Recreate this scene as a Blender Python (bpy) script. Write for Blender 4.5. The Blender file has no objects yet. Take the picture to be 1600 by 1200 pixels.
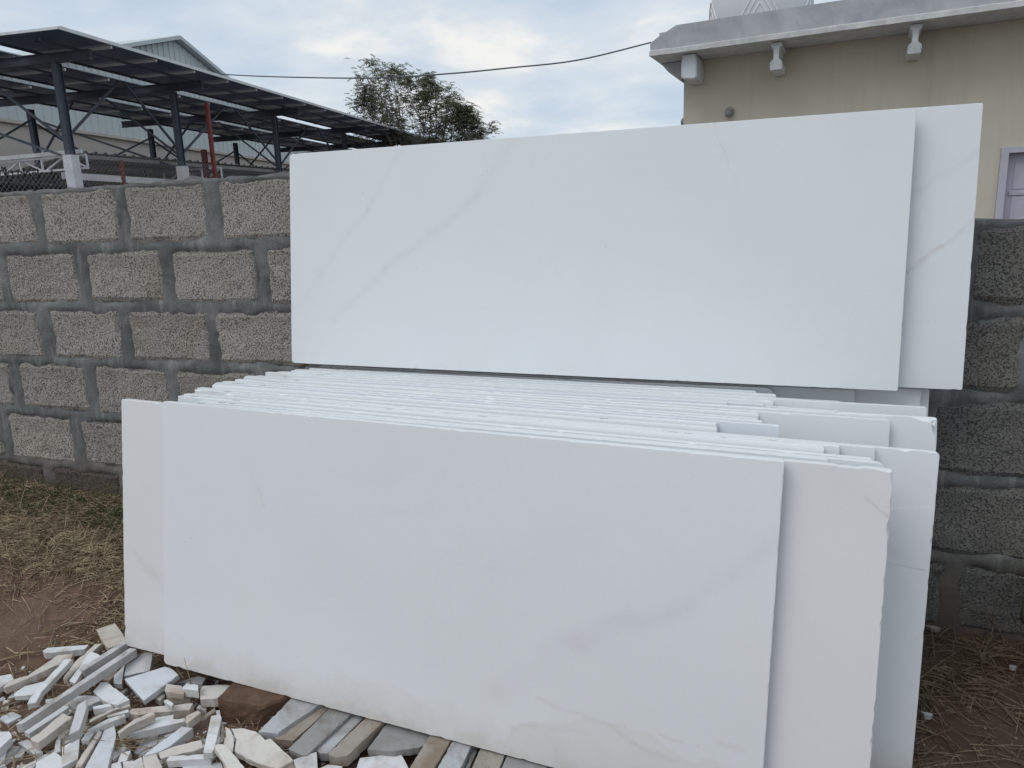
import bpy, bmesh, math, random
import numpy as np
from mathutils import Vector, Matrix, noise

rnd = random.Random(7)
scene = bpy.context.scene
COL = scene.collection

# ------------------------------------------------------------------ camera
cam_d = bpy.data.cameras.new('camera')
cam = bpy.data.objects.new('camera', cam_d)
COL.objects.link(cam)
cr = Vector((0.9397, 0.3384, -0.0329)); cd = Vector((0.0397, -0.2051, -0.9779))
_yaw, _pitch, _roll, _f = -0.35240044, 0.21003081, 0.03362544, 1138.232
_cy, _sy, _cp, _sp = math.cos(_yaw), math.sin(_yaw), math.cos(_pitch), math.sin(_pitch)
_fw = Vector((_sy * _cp, _cy * _cp, -_sp)); _r = Vector((_cy, -_sy, 0)); _d = _fw.cross(_r)
_r2 = math.cos(_roll) * _r + math.sin(_roll) * _d
_d2 = -math.sin(_roll) * _r + math.cos(_roll) * _d
m = Matrix.Identity(4)
for i in range(3):
    m[i][0] = _r2[i]; m[i][1] = -_d2[i]; m[i][2] = -_fw[i]
m[0][3], m[1][3], m[2][3] = 0.0, -2.132228, 1.073046
cam.matrix_world = m
cam_d.sensor_width = 36.0
cam_d.lens = _f / 1600 * 36.0
cam_d.clip_start = 0.05
cam_d.clip_end = 3000
scene.camera = cam

# ------------------------------------------------------------------ sky, sun, exposure
SUN_EL, SUN_AZ = 52.0, (-0.62, -0.78)       # direction towards the sun in plan
world = bpy.data.worlds.new('World'); scene.world = world; world.use_nodes = True
wt = world.node_tree; wt.nodes.clear()
def wn(t, **k):
    n = wt.nodes.new(t)
    for a, b in k.items(): setattr(n, a, b)
    return n
def wmath(op, a, b=None, clamp=False):
    n = wn('ShaderNodeMath', operation=op); n.use_clamp = clamp
    for i, v in enumerate((a, b)):
        if v is None: continue
        if isinstance(v, (int, float)): n.inputs[i].default_value = v
        else: wt.links.new(v, n.inputs[i])
    return n.outputs[0]
sky = wn('ShaderNodeTexSky', sky_type='NISHITA'); sky.sun_disc = False
sky.sun_elevation = math.radians(SUN_EL)
sky.sun_rotation = math.atan2(SUN_AZ[0], SUN_AZ[1])
sky.dust_density = 2.0
tc = wn('ShaderNodeTexCoord')
sep = wn('ShaderNodeSeparateXYZ'); wt.links.new(tc.outputs['Generated'], sep.inputs[0])
zc = wmath('ADD', wmath('MAXIMUM', sep.outputs[2], 0.0), 0.16)
comb = wn('ShaderNodeCombineXYZ')
wt.links.new(wmath('DIVIDE', sep.outputs[0], zc), comb.inputs[0])
wt.links.new(wmath('DIVIDE', sep.outputs[1], zc), comb.inputs[1])
def wnoise(scale, detail, rough, dist, off):
    mp = wn('ShaderNodeMapping'); mp.inputs['Location'].default_value = off
    wt.links.new(comb.outputs[0], mp.inputs[0])
    n = wn('ShaderNodeTexNoise'); n.inputs['Scale'].default_value = scale
    n.inputs['Detail'].default_value = detail; n.inputs['Roughness'].default_value = rough
    n.inputs['Distortion'].default_value = dist
    wt.links.new(mp.outputs[0], n.inputs['Vector']); return n.outputs['Fac']
def wramp(fac, stops):
    r = wn('ShaderNodeValToRGB'); wt.links.new(fac, r.inputs[0])
    e = r.color_ramp.elements
    e[0].position, e[0].color = stops[0][0], (*stops[0][1], 1)
    e[1].position, e[1].color = stops[-1][0], (*stops[-1][1], 1)
    for p, c in stops[1:-1]:
        x = e.new(p); x.color = (*c, 1)
    return r.outputs[0]
def wmix(fac, a, b):
    n = wn('ShaderNodeMix', data_type='RGBA')
    if isinstance(fac, (int, float)): n.inputs[0].default_value = fac
    else: wt.links.new(fac, n.inputs[0])
    for i, v in ((6, a), (7, b)):
        if isinstance(v, tuple): n.inputs[i].default_value = v
        else: wt.links.new(v, n.inputs[i])
    return n.outputs[2]
big = wnoise(0.75, 5, 0.55, 0.4, (3.1, 1.7, 0))
mid = wnoise(2.1, 6, 0.55, 0.3, (0.3, 7.2, 0))
cover = wmath('ADD', wmath('MULTIPLY', big, 0.45), wmath('MULTIPLY', mid, 0.55))
lumps = wramp(cover, [(0.36, (0.46, 0.565, 0.69)), (0.46, (0.56, 0.645, 0.735)), (0.54, (0.65, 0.71, 0.76)), (0.63, (0.88, 0.87, 0.83))])
sc = wn('ShaderNodeVectorMath', operation='SCALE'); sc.inputs['Scale'].default_value = 10.9
wt.links.new(lumps, sc.inputs[0])
col = wmix(0.88, sky.outputs[0], sc.outputs[0])
bg = wn('ShaderNodeBackground'); bg.inputs[1].default_value = 0.10
wt.links.new(col, bg.inputs[0])
wo = wn('ShaderNodeOutputWorld'); wt.links.new(bg.outputs[0], wo.inputs[0])

sun_d = bpy.data.lights.new('sun', 'SUN'); sun_d.energy = 0.92; sun_d.angle = math.radians(35)
sun_d.color = (1.0, 0.975, 0.93)
sun = bpy.data.objects.new('sun', sun_d); COL.objects.link(sun)
_v = Vector((SUN_AZ[0], SUN_AZ[1], 0)).normalized() * math.cos(math.radians(SUN_EL)) + Vector((0, 0, math.sin(math.radians(SUN_EL))))
sun.rotation_euler = _v.to_track_quat('Z', 'Y').to_euler()
scene.view_settings.view_transform = 'Standard'; scene.view_settings.look = 'None'
scene.view_settings.exposure = 0.06; scene.view_settings.gamma = 1.0
scene.view_settings.use_curve_mapping = False

# ------------------------------------------------------------------ helpers
def tag(o, label=None, cat=None, group=None, kind=None):
    if label: o['label'] = label
    if cat: o['category'] = cat
    if group: o['group'] = group
    if kind: o['kind'] = kind
    return o
def empty(name, loc=(0, 0, 0), rz=0.0):
    o = bpy.data.objects.new(name, None); COL.objects.link(o)
    o.empty_display_size = 0.1; o.location = loc; o.rotation_euler = (0, 0, rz); return o
def mesh_of(name, bm, mats, smooth=False):
    me = bpy.data.meshes.new(name); bm.to_mesh(me); bm.free()
    for mm in (mats if isinstance(mats, (list, tuple)) else [mats]): me.materials.append(mm)
    if smooth:
        for p in me.polygons: p.use_smooth = True
    return me
def link(name, me, parent=None, loc=None):
    o = bpy.data.objects.new(name, me); COL.objects.link(o)
    if parent: o.parent = parent
    if loc is not None: o.location = loc
    return o
def obj(name, bm, mats, parent=None, loc=None, smooth=False):
    return link(name, mesh_of(name, bm, mats, smooth), parent, loc)
def box(bm, x0, x1, y0, y1, z0, z1, mi=0):
    vs = [bm.verts.new((x, y, z)) for z in (z0, z1) for y in (y0, y1) for x in (x0, x1)]
    for f in ((0, 2, 3, 1), (4, 5, 7, 6), (0, 1, 5, 4), (2, 6, 7, 3), (0, 4, 6, 2), (1, 3, 7, 5)):
        fc = bm.faces.new([vs[i] for i in f]); fc.material_index = mi
def bar(bm, p, q, w, h=None, mi=0):
    p, q = Vector(p), Vector(q); h = h or w
    d = (q - p).normalized(); up = Vector((0, 0, 1))
    if abs(d.z) > 0.98: up = Vector((0, 1, 0))
    s = d.cross(up).normalized(); u = s.cross(d).normalized()
    vs = []
    for c in (p, q):
        for a, b in ((-1, -1), (1, -1), (1, 1), (-1, 1)): vs.append(bm.verts.new(c + s * a * w / 2 + u * b * h / 2))
    for f in ((0, 3, 2, 1), (4, 5, 6, 7), (0, 1, 5, 4), (1, 2, 6, 5), (2, 3, 7, 6), (3, 0, 4, 7)):
        fc = bm.faces.new([vs[i] for i in f]); fc.material_index = mi
def tube(bm, pts, radii, n=6, caps=True, mi=0):
    pts = [Vector(p) for p in pts]
    if isinstance(radii, (int, float)): radii = [radii] * len(pts)
    rings = []; prev = None
    for i, p in enumerate(pts):
        t = (pts[min(i + 1, len(pts) - 1)] - pts[max(i - 1, 0)])
        if t.length < 1e-9: t = Vector((0, 0, 1))
        t.normalize()
        a = prev if prev is not None else (Vector((1, 0, 0)) if abs(t.x) < 0.8 else Vector((0, 1, 0)))
        s = (a - t * a.dot(t))
        if s.length < 1e-6: s = t.orthogonal()
        s.normalize(); prev = s; u = t.cross(s)
        rings.append([bm.verts.new(p + (s * math.cos(k * 2 * math.pi / n) + u * math.sin(k * 2 * math.pi / n)) * radii[i]) for k in range(n)])
    for A, B in zip(rings, rings[1:]):
        for k in range(n):
            f = bm.faces.new((A[k], A[(k + 1) % n], B[(k + 1) % n], B[k])); f.smooth = True; f.material_index = mi
    if caps:
        bm.faces.new(rings[0][::-1]).material_index = mi; bm.faces.new(rings[-1]).material_index = mi
def prism(bm, poly, y0, y1, mi=0):
    """polygon in x,z (counter-clockwise seen from -y) given thickness along y"""
    a = [bm.verts.new((x, y0, z)) for x, z in poly]; b = [bm.verts.new((x, y1, z)) for x, z in poly]
    n = len(poly)
    bm.faces.new(a).material_index = mi; bm.faces.new(b[::-1]).material_index = mi
    for i in range(n): bm.faces.new((a[i], b[i], b[(i + 1) % n], a[(i + 1) % n])).material_index = mi
def fixn(bm): bmesh.ops.recalc_face_normals(bm, faces=bm.faces)

class NT:
    """small wrapper for building materials"""
    def __init__(s, name, rough=0.8, spec=0.3, metallic=0.0):
        s.m = bpy.data.materials.new(name); s.m.use_nodes = True; s.t = s.m.node_tree
        s.b = s.t.nodes['Principled BSDF']
        s.b.inputs['Roughness'].default_value = rough
        s.b.inputs['Specular IOR Level'].default_value = spec
        s.b.inputs['Metallic'].default_value = metallic
        s._tc = None; s._co = {}
    def n(s, t, **k):
        x = s.t.nodes.new(t)
        for a, b in k.items(): setattr(x, a, b)
        return x
    def L(s, a, b): s.t.links.new(a, b)
    def co(s, kind='Object'):
        if s._tc is None: s._tc = s.n('ShaderNodeTexCoord')
        return s._tc.outputs[kind]
    def rnd(s): return s.n('ShaderNodeObjectInfo').outputs['Random']
    def shifted(s, kind='Object'):
        """coordinates shifted by the object's random number so that copies differ"""
        if 'sh' in s._co: return s._co['sh']
        v = s.n('ShaderNodeVectorMath', operation='ADD'); s.L(s.co(kind), v.inputs[0])
        c = s.n('ShaderNodeCombineXYZ'); r = s.rnd()
        for i, k in enumerate((37.0, 91.0, 53.0)): s.L(s.math('MULTIPLY', r, k), c.inputs[i])
        s.L(c.outputs[0], v.inputs[1]); s._co['sh'] = v.outputs[0]; return v.outputs[0]
    def math(s, op, a, b=None, clamp=False):
        x = s.n('ShaderNodeMath', operation=op); x.use_clamp = clamp
        for i, v in enumerate((a, b)):
            if v is None: continue
            if isinstance(v, (int, float)): x.inputs[i].default_value = v
            else: s.L(v, x.inputs[i])
        return x.outputs[0]
    def noise(s, scale, detail=4, rough=0.55, dist=0.0, vec=None, stretch=None):
        v = vec if vec is not None else s.co()
        if stretch:
            mp = s.n('ShaderNodeMapping'); mp.inputs['Scale'].default_value = stretch; s.L(v, mp.inputs[0]); v = mp.outputs[0]
        x = s.n('ShaderNodeTexNoise'); x.inputs['Scale'].default_value = scale; x.inputs['Detail'].default_value = detail
        x.inputs['Roughness'].default_value = rough; x.inputs['Distortion'].default_value = dist
        s.L(v, x.inputs['Vector']); return x.outputs['Fac']
    def vor(s, scale, vec=None, feature='F1', out='Distance', rand=1.0):
        x = s.n('ShaderNodeTexVoronoi', feature=feature); x.inputs['Scale'].default_value = scale
        x.inputs['Randomness'].default_value = rand
        s.L(vec if vec is not None else s.co(), x.inputs['Vector']); return x.outputs[out]
    def ramp(s, fac, stops):
        r = s.n('ShaderNodeValToRGB'); s.L(fac, r.inputs[0]); e = r.color_ramp.elements
        def c4(c): return (c, c, c, 1) if isinstance(c, (int, float)) else (*c, 1)
        e[0].position, e[0].color = stops[0][0], c4(stops[0][1])
        e[1].position, e[1].color = stops[-1][0], c4(stops[-1][1])
        for p, c in stops[1:-1]: e.new(p).color = c4(c)
        return r.outputs[0]
    def mix(s, fac, a, b, blend='MIX'):
        x = s.n('ShaderNodeMix', data_type='RGBA', blend_type=blend)
        if isinstance(fac, (int, float)): x.inputs[0].default_value = fac
        else: s.L(fac, x.inputs[0])
        for i, v in ((6, a), (7, b)):
            if isinstance(v, tuple): x.inputs[i].default_value = (*v, 1) if len(v) == 3 else v
            else: s.L(v, x.inputs[i])
        return x.outputs[2]
    def color(s, c):
        if isinstance(c, tuple): s.b.inputs['Base Color'].default_value = (*c, 1)
        else: s.L(c, s.b.inputs['Base Color'])
    def bump(s, h, strength=0.5, dist=0.01):
        x = s.n('ShaderNodeBump'); x.inputs['Strength'].default_value = strength; x.inputs['Distance'].default_value = dist
        s.L(h, x.inputs['Height']); s.L(x.outputs[0], s.b.inputs['Normal'])
    def rough(s, v): s.L(v, s.b.inputs['Roughness'])
    def seg(s, vec, a, b):
        """distance (x,z plane) from a segment"""
        ax, az = a; bx, bz = b; dx, dz = bx - ax, bz - az; l2 = dx * dx + dz * dz
        px = s.math('SUBTRACT', vec[0], ax); pz = s.math('SUBTRACT', vec[1], az)
        t = s.math('DIVIDE', s.math('ADD', s.math('MULTIPLY', px, dx), s.math('MULTIPLY', pz, dz)), l2, clamp=True)
        ex = s.math('SUBTRACT', px, s.math('MULTIPLY', t, dx)); ez = s.math('SUBTRACT', pz, s.math('MULTIPLY', t, dz))
        return s.math('SQRT', s.math('ADD', s.math('MULTIPLY', ex, ex), s.math('MULTIPLY', ez, ez)))

def simple(name, c, rough=0.7, spec=0.3, metallic=0.0, var=0.15, scale=6.0, bump=0.0, bscale=60):
    t = NT(name, rough, spec, metallic); v = t.shifted()
    n = t.noise(scale, 5, 0.6, 0.2, v)
    lo = tuple(x * (1 - var) for x in c); hi = tuple(min(1, x * (1 + var)) for x in c)
    t.color(t.ramp(n, [(0.3, lo), (0.7, hi)]))
    if bump: t.bump(t.noise(bscale, 5, 0.6, 0, v), bump, 0.004)
    return t.m

# ---- marble
def marble(name, veins=(), spots=(), stains=(), tint=(0.795, 0.809, 0.825), seed=0.0, edgy=0.5, soil=1.0):
    t = NT(name, 0.38, 0.38)
    v = t.shifted()
    cloud = t.noise(1.6, 4, 0.5, 0.6, v)
    wispy = t.noise(2.3, 7, 0.62, 1.6, v, (0.5, 1, 1.3))
    base = t.ramp(cloud, [(0.3, tuple(x * 0.955 for x in tint)), (0.7, tint)])
    vm = t.ramp(wispy, [(0.46, 0.0), (0.5, 1.0), (0.54, 0.0)])
    vmask = t.math('MULTIPLY', vm, t.math('MULTIPLY', t.ramp(t.noise(1.1, 2, 0.5, 0, v), [(0.5, 0.0), (0.7, 1.0)]), 0.22 * edgy))
    c = t.mix(vmask, base, (0.60, 0.61, 0.63))
    warm = t.ramp(t.noise(3.0, 3, 0.6, 0.3, v, (1, 1, 0.8)), [(0.6, 0.0), (0.8, 1.0)])
    c = t.mix(t.math('MULTIPLY', warm, 0.25), c, (0.80, 0.78, 0.73))
    if veins or spots or stains:
        s = t.n('ShaderNodeSeparateXYZ'); t.L(t.co(), s.inputs[0])
        wob = t.math('MULTIPLY', t.math('SUBTRACT', t.noise(7, 4, 0.6), 0.5), 0.05)
        wob2 = t.math('MULTIPLY', t.math('SUBTRACT', t.noise(8, 4, 0.6, 0, None, (1, 1, 1.3)), 0.5), 0.05)
        xx = t.math('ADD', s.outputs[0], wob); zz = t.math('ADD', s.outputs[2], wob2)
        brk = t.ramp(t.noise(11, 5, 0.65, 0.4), [(0.35, 0.25), (0.65, 1.0)])
        for a, b, w, k, cc in veins:
            d = t.seg((xx, zz), a, b)
            f = t.math('MULTIPLY', t.math('POWER', t.math('SUBTRACT', 1.0, t.math('DIVIDE', d, w, clamp=True), clamp=True), 1.3), t.math('MULTIPLY', brk, k * 0.62))
            c = t.mix(f, c, cc)
        for (x, z), rx, rz, k, cc in stains:
            dx = t.math('DIVIDE', t.math('SUBTRACT', xx, x), rx); dz = t.math('DIVIDE', t.math('SUBTRACT', zz, z), rz)
            d = t.math('SQRT', t.math('ADD', t.math('MULTIPLY', dx, dx), t.math('MULTIPLY', dz, dz)))
            d = t.math('ADD', d, t.math('MULTIPLY', t.math('SUBTRACT', t.noise(14, 5, 0.65), 0.5), 0.9))
            f = t.ramp(d, [(0.75, k), (0.95, k * 1.5), (1.0, 0.0)])
            c = t.mix(f, c, cc)
    c = t.mix(t.math('MULTIPLY', t.ramp(t.noise(150, 3, 0.7, 0, v), [(0.4, 0.0), (0.7, 1.0)]), 0.10), c, (0.62, 0.635, 0.65))    # crystal grain
    fine = t.ramp(t.noise(3.1, 9, 0.68, 2.2, v, (0.6, 1, 1.2)), [(0.488, 0.0), (0.5, 1.0), (0.512, 0.0)])
    c = t.mix(t.math('MULTIPLY', t.math('MULTIPLY', fine, t.ramp(t.noise(1.7, 3, 0.5, 0, v), [(0.5, 0.0), (0.66, 1.0)])), 0.09), c, (0.50, 0.51, 0.53))
    so = t.n('ShaderNodeSeparateXYZ'); t.L(t.co(), so.inputs[0])
    low = t.ramp(t.math('ADD', so.outputs[2], t.math('MULTIPLY', t.math('SUBTRACT', t.noise(9, 6, 0.7, 0, v), 0.5), 0.16)), [(0.0, 0.55 * soil), (0.03, 0.22 * soil), (0.09, 0.0)])
    c = t.mix(low, c, (0.50, 0.44, 0.38))                       # soil splashed along the lower edge
    # pin-head specks
    sp = t.vor(9.0, v)
    c = t.mix(t.ramp(sp, [(0.0, 0.6), (0.012, 0.45), (0.02, 0.0)]), c, (0.25, 0.25, 0.26))
    # saw dust, handling smears
    sm = t.ramp(t.noise(4, 7, 0.7, 0.8, v, (0.5, 1, 1.6)), [(0.50, 0.0), (0.75, 1.0)])
    c = t.mix(t.math('MULTIPLY', sm, 0.10), c, (0.66, 0.66, 0.66))
    t.color(c)
    t.rough(t.ramp(t.noise(6, 5, 0.6, 0, v), [(0.3, 0.32), (0.7, 0.5)]))
    t.bump(t.noise(180, 3, 0.6, 0, v), 0.05, 0.001)
    return t.m
GV = (0.52, 0.52, 0.545); GV2 = (0.38, 0.37, 0.38); WARM = (0.62, 0.57, 0.50)
M_marble = marble('white_marble')
M_edge = marble('white_marble_bluish', tint=(0.74, 0.775, 0.81))
M_frontA = marble('front_slab_marble', veins=[
    ((1.46, 0.545), (1.29, 0.37), 0.035, 0.30, GV), ((1.29, 0.37), (1.10, 0.27), 0.045, 0.34, GV), ((1.20, 0.36), (1.03, 0.25), 0.03, 0.25, GV),
    ((1.10, 0.27), (0.93, 0.13), 0.04, 0.26, GV), ((0.93, 0.13), (0.80, 0.03), 0.05, 0.2, WARM),
    ((1.02, 0.145), (1.16, 0.118), 0.010, 0.35, GV2), ((1.16, 0.118), (1.23, 0.096), 0.008, 0.55, GV2), ((1.22, 0.094), (1.31, 0.082), 0.007, 0.6, GV2),
    ((1.27, 0.128), (1.31, 0.122), 0.007, 0.5, GV2), ((1.38, 0.138), (1.425, 0.136), 0.012, 0.42, GV2),
    ((0.285, 0.56), (0.30, 0.42), 0.03, 0.18, (0.55, 0.57, 0.55)), ((0.30, 0.50), (0.315, 0.455), 0.008, 0.4, GV2),
    ((0.945, 0.0), (0.965, 0.06), 0.006, 0.55, (0.40, 0.36, 0.32)), ((0.965, 0.06), (1.01, 0.085), 0.006, 0.55, (0.42, 0.38, 0.34)), ((1.01, 0.085), (1.13, 0.092), 0.008, 0.3, (0.5, 0.47, 0.43)),
    ((0.40, 0.02), (0.90, 0.0), 0.05, 0.22, (0.60, 0.57, 0.53))],
    stains=[((1.18, 0.02), 0.25, 0.10, 0.20, (0.66, 0.63, 0.58)), ((0.62, 0.03), 0.16, 0.06, 0.12, (0.66, 0.62, 0.58))])
M_slabB = marble('second_slab_marble', tint=(0.775, 0.778, 0.788), veins=[
    ((0.035, 0.262), (0.11, 0.215), 0.022, 0.45, (0.55, 0.54, 0.42)), ((0.08, 0.225), (0.13, 0.20), 0.02, 0.25, (0.50, 0.52, 0.54)),
    ((1.72, 0.63), (1.80, 0.575), 0.05, 0.28, (0.66, 0.56, 0.52)), ((1.755, 0.61), (1.80, 0.582), 0.005, 0.6, (0.45, 0.33, 0.30)),
    ((0.0, 0.60), (0.10, 0.55), 0.05, 0.12, (0.62, 0.58, 0.55))])
M_slabU = marble('upper_slab_marble', tint=(0.765, 0.79, 0.805), soil=0.12, veins=[
    ((0.40, 0.65), (0.275, 0.47), 0.016, 0.42, GV), ((0.275, 0.47), (0.11, 0.28), 0.018, 0.30, GV), ((0.11, 0.28), (0.0, 0.16), 0.025, 0.15, GV),
    ((0.76, 0.67), (0.65, 0.51), 0.035, 0.26, GV), ((0.65, 0.51), (0.55, 0.425), 0.022, 0.48, GV), ((0.55, 0.425), (0.34, 0.30), 0.022, 0.40, GV),
    ((0.34, 0.30), (0.16, 0.14), 0.022, 0.34, GV), ((0.16, 0.14), (0.06, 0.0), 0.03, 0.15, GV),
    ((1.29, 0.655), (1.355, 0.49), 0.004, 0.25, GV2), ((1.29, 0.66), (1.33, 0.56), 0.03, 0.15, GV)])
M_slabV = marble('rear_upper_slab_marble', tint=(0.765, 0.785, 0.81), soil=0.12, veins=[
    ((1.89, 0.56), (1.73, 0.46), 0.016, 0.45, GV), ((1.89, 0.42), (1.81, 0.34), 0.009, 0.6, (0.48, 0.42, 0.38)), ((1.81, 0.34), (1.73, 0.27), 0.009, 0.65, (0.48, 0.42, 0.38))])

M_slabX = marble('scratched_slab_marble', veins=[
    ((1.715, 0.535), (1.818, 0.556), 0.005, 1.0, (0.95, 0.95, 0.95)), ((1.70, 0.435), (1.815, 0.430), 0.0035, 0.9, (0.42, 0.42, 0.42)), ((1.70, 0.50), (1.78, 0.45), 0.02, 0.4, (0.55, 0.55, 0.55))])
# ---- offcut stones
def offcut_mat(name, main, dirt, amount, bumpy=0.3):
    t = NT(name, 0.7, 0.25); v = t.shifted()
    n = t.noise(13, 6, 0.62, 0.6, v)
    c = t.mix(t.ramp(n, [(0.62 - amount * 0.35, 0.0), (0.80 - amount * 0.30, 1.0)]), main, dirt)
    c = t.mix(t.math('MULTIPLY', t.ramp(t.noise(45, 5, 0.7, 0.3, v), [(0.5, 0.0), (0.7, 1.0)]), 0.25), c, tuple(x * 0.72 for x in main))
    g = t.n('ShaderNodeNewGeometry'); s = t.n('ShaderNodeSeparateXYZ'); t.L(g.outputs['True Normal'], s.inputs[0])
    side = t.ramp(s.outputs[2], [(0.3, 1.0), (0.7, 0.0)])
    c = t.mix(t.math('MULTIPLY', side, 0.5), c, tuple(0.72 * a + 0.28 * b for a, b in zip(dirt, main)))   # shade of the steep sides put into the colour, towards the dirt tone
    t.color(c)
    t.bump(t.math('ADD', t.noise(70, 6, 0.65, 0, v), t.math('MULTIPLY', t.noise(18, 3, 0.5, 0, v), 1.5)), bumpy, 0.006)
    return t.m
TONES = {
    'white': offcut_mat('offcut_white', (0.70, 0.715, 0.73), (0.46, 0.41, 0.36), 0.38, 0.25),
    'blue': offcut_mat('offcut_bluish', (0.62, 0.65, 0.69), (0.44, 0.42, 0.39), 0.4, 0.25),
    'tan': offcut_mat('offcut_tan', (0.61, 0.565, 0.51), (0.42, 0.34, 0.27), 0.42, 0.55),
    'cream': offcut_mat('offcut_cream', (0.68, 0.65, 0.60), (0.52, 0.45, 0.37), 0.35, 0.5),
    'grey': offcut_mat('offcut_grey', (0.57, 0.575, 0.58), (0.32, 0.28, 0.25), 0.4, 0.4),
    'shaded dusty white': offcut_mat('sleeper_white', (0.46, 0.475, 0.49), (0.30, 0.28, 0.26), 0.5, 0.35),  # sleeper tones: dirt, plus the shade under the slab put into the colour
    'shaded dusty tan': offcut_mat('sleeper_tan', (0.36, 0.32, 0.28), (0.26, 0.20, 0.15), 0.5, 0.5),
    'shaded dusty grey': offcut_mat('sleeper_grey', (0.31, 0.305, 0.295), (0.22, 0.20, 0.18), 0.45, 0.45),
    'dirt': offcut_mat('offcut_dirty', (0.34, 0.28, 0.23), (0.22, 0.15, 0.10), 0.5, 0.6),
}
# ---- masonry
def block_mat(name, light, dark, k):
    t = NT(name, 0.95, 0.1); v = t.shifted()
    # lumps of aggregate with open voids between
    w = t.n('ShaderNodeVectorMath', operation='ADD'); t.L(v, w.inputs[0])
    nz = t.n('ShaderNodeTexNoise'); nz.inputs['Scale'].default_value = 70; nz.inputs['Detail'].default_value = 3; t.L(v, nz.inputs['Vector'])
    ns = t.n('ShaderNodeVectorMath', operation='SCALE'); ns.inputs['Scale'].default_value = 0.016; t.L(nz.outputs['Color'], ns.inputs[0]); t.L(ns.outputs[0], w.inputs[1])
    cell2 = t.vor(k * 1.5, w.outputs[0]); grain = t.noise(k * 2.2, 3, 0.6, 0.3, v)
    pit = t.noise(k * 2.3, 2, 0.5, 0.0, v)
    void = t.math('MULTIPLY', t.ramp(pit, [(0.545, 0.0), (0.62, 1.0)]), t.ramp(t.noise(14, 3, 0.6, 0, v), [(0.3, 0.55), (0.6, 1.0)]))
    c = t.ramp(t.noise(5, 5, 0.6, 0.4, v), [(0.3, tuple(x * 0.80 for x in light)), (0.7, light)])
    c = t.mix(t.math('MULTIPLY', t.ramp(grain, [(0.42, 1.0), (0.60, 0.0)]), 0.45), c, tuple(x * 0.62 for x in light))
    c = t.mix(t.ramp(t.noise(3.0, 4, 0.6, 0.5, v), [(0.52, 0.0), (0.75, 0.6)]), c, (light[0] * 0.66, light[1] * 0.60, light[2] * 0.52))
    # cement smeared over the rims
    sp_ = t.n('ShaderNodeSeparateXYZ'); t.L(t.co(), sp_.inputs[0])
    ex = t.math('SUBTRACT', 0.185, t.math('ABSOLUTE', sp_.outputs[0])); ez = t.math('SUBTRACT', 0.097, t.math('ABSOLUTE', sp_.outputs[2]))
    rim = t.math('ADD', t.math('MINIMUM', ex, ez), t.math('MULTIPLY', t.math('SUBTRACT', t.noise(6, 6, 0.65, 0.3, v), 0.46), 0.085))
    smear = t.ramp(t.math('ADD', rim, 0.004), [(0.000, 1.0), (0.006, 0.0)])
    void = t.math('MULTIPLY', void, t.math('SUBTRACT', 1.0, smear))
    tone = t.ramp(t.rnd(), [(0.0, (0.87, 0.865, 0.85)), (0.5, (0.95, 0.95, 0.95)), (1.0, (1.0, 0.985, 0.95))])
    c = t.mix(1.0, c, tone, 'MULTIPLY')
    c = t.mix(t.math('MULTIPLY', t.ramp(t.math('ADD', sp_.outputs[2], t.math('MULTIPLY', t.noise(5, 5, 0.6, 0, v), 0.12)), [(0.07, 0.0), (0.14, 1.0)]), 0.45), c, tuple(x * 0.5 for x in light))   # weather stain on the upper part
    c = t.mix(t.math('MULTIPLY', void, 0.80), c, dark)  # shade inside the open voids painted dark
    c = t.mix(smear, c, t.ramp(t.noise(16, 5, 0.6, 0, v), [(0.3, (0.11, 0.117, 0.117)), (0.7, (0.18, 0.187, 0.185))]))
    t.color(c)
    h = t.math('ADD', t.math('MULTIPLY', cell2, -0.4), t.math('MULTIPLY', grain, 0.8))
    h = t.math('MULTIPLY', t.math('SUBTRACT', h, t.math('MULTIPLY', void, 1.1)), t.math('SUBTRACT', 1.0, t.math('MULTIPLY', smear, 0.85)))
    t.bump(h, 0.9, 0.005)
    return t.m
M_block = block_mat('tan_concrete_block', (0.485, 0.45, 0.405), (0.07, 0.067, 0.062), 82)
M_block_base = block_mat('soil_stained_block', (0.19, 0.155, 0.13), (0.06, 0.05, 0.042), 70)
M_block_grey = block_mat('grey_concrete_block', (0.25, 0.24, 0.225), (0.06, 0.06, 0.057), 95)  # greyer blocks, with the shade on the right wall also in the colour
def mortar_mat():
    t = NT('cement_mortar', 0.92, 0.15); v = t.co()
    c = t.ramp(t.noise(4, 6, 0.65, 0.6, v), [(0.3, (0.095, 0.098, 0.096)), (0.5, (0.145, 0.149, 0.147)), (0.7, (0.235, 0.238, 0.232))])
    c = t.mix(t.math('MULTIPLY', t.ramp(t.noise(10, 6, 0.7, 1.0, v, (2.0, 1, 0.35)), [(0.52, 0.0), (0.68, 1.0)]), 0.6), c, (0.30, 0.305, 0.30))
    s = t.n('ShaderNodeSeparateXYZ'); t.L(v, s.inputs[0])
    low = t.ramp(t.math('ADD', s.outputs[2], t.math('MULTIPLY', t.noise(3, 4, 0.6, 0, v), 0.2)), [(0.14, 1.0), (0.36, 0.0)])
    c = t.mix(t.math('MULTIPLY', low, 0.85), c, (0.13, 0.095, 0.07))       # soil splashed on the footing, plus shade painted in low at the right
    t.color(c)
    t.bump(t.math('ADD', t.noise(120, 5, 0.65, 0, v), t.math('MULTIPLY', t.noise(22, 5, 0.6, 0.5, v, (1, 1, 0.5)), 2.0)), 0.6, 0.006)
    return t.m
M_mortar = mortar_mat()
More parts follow.
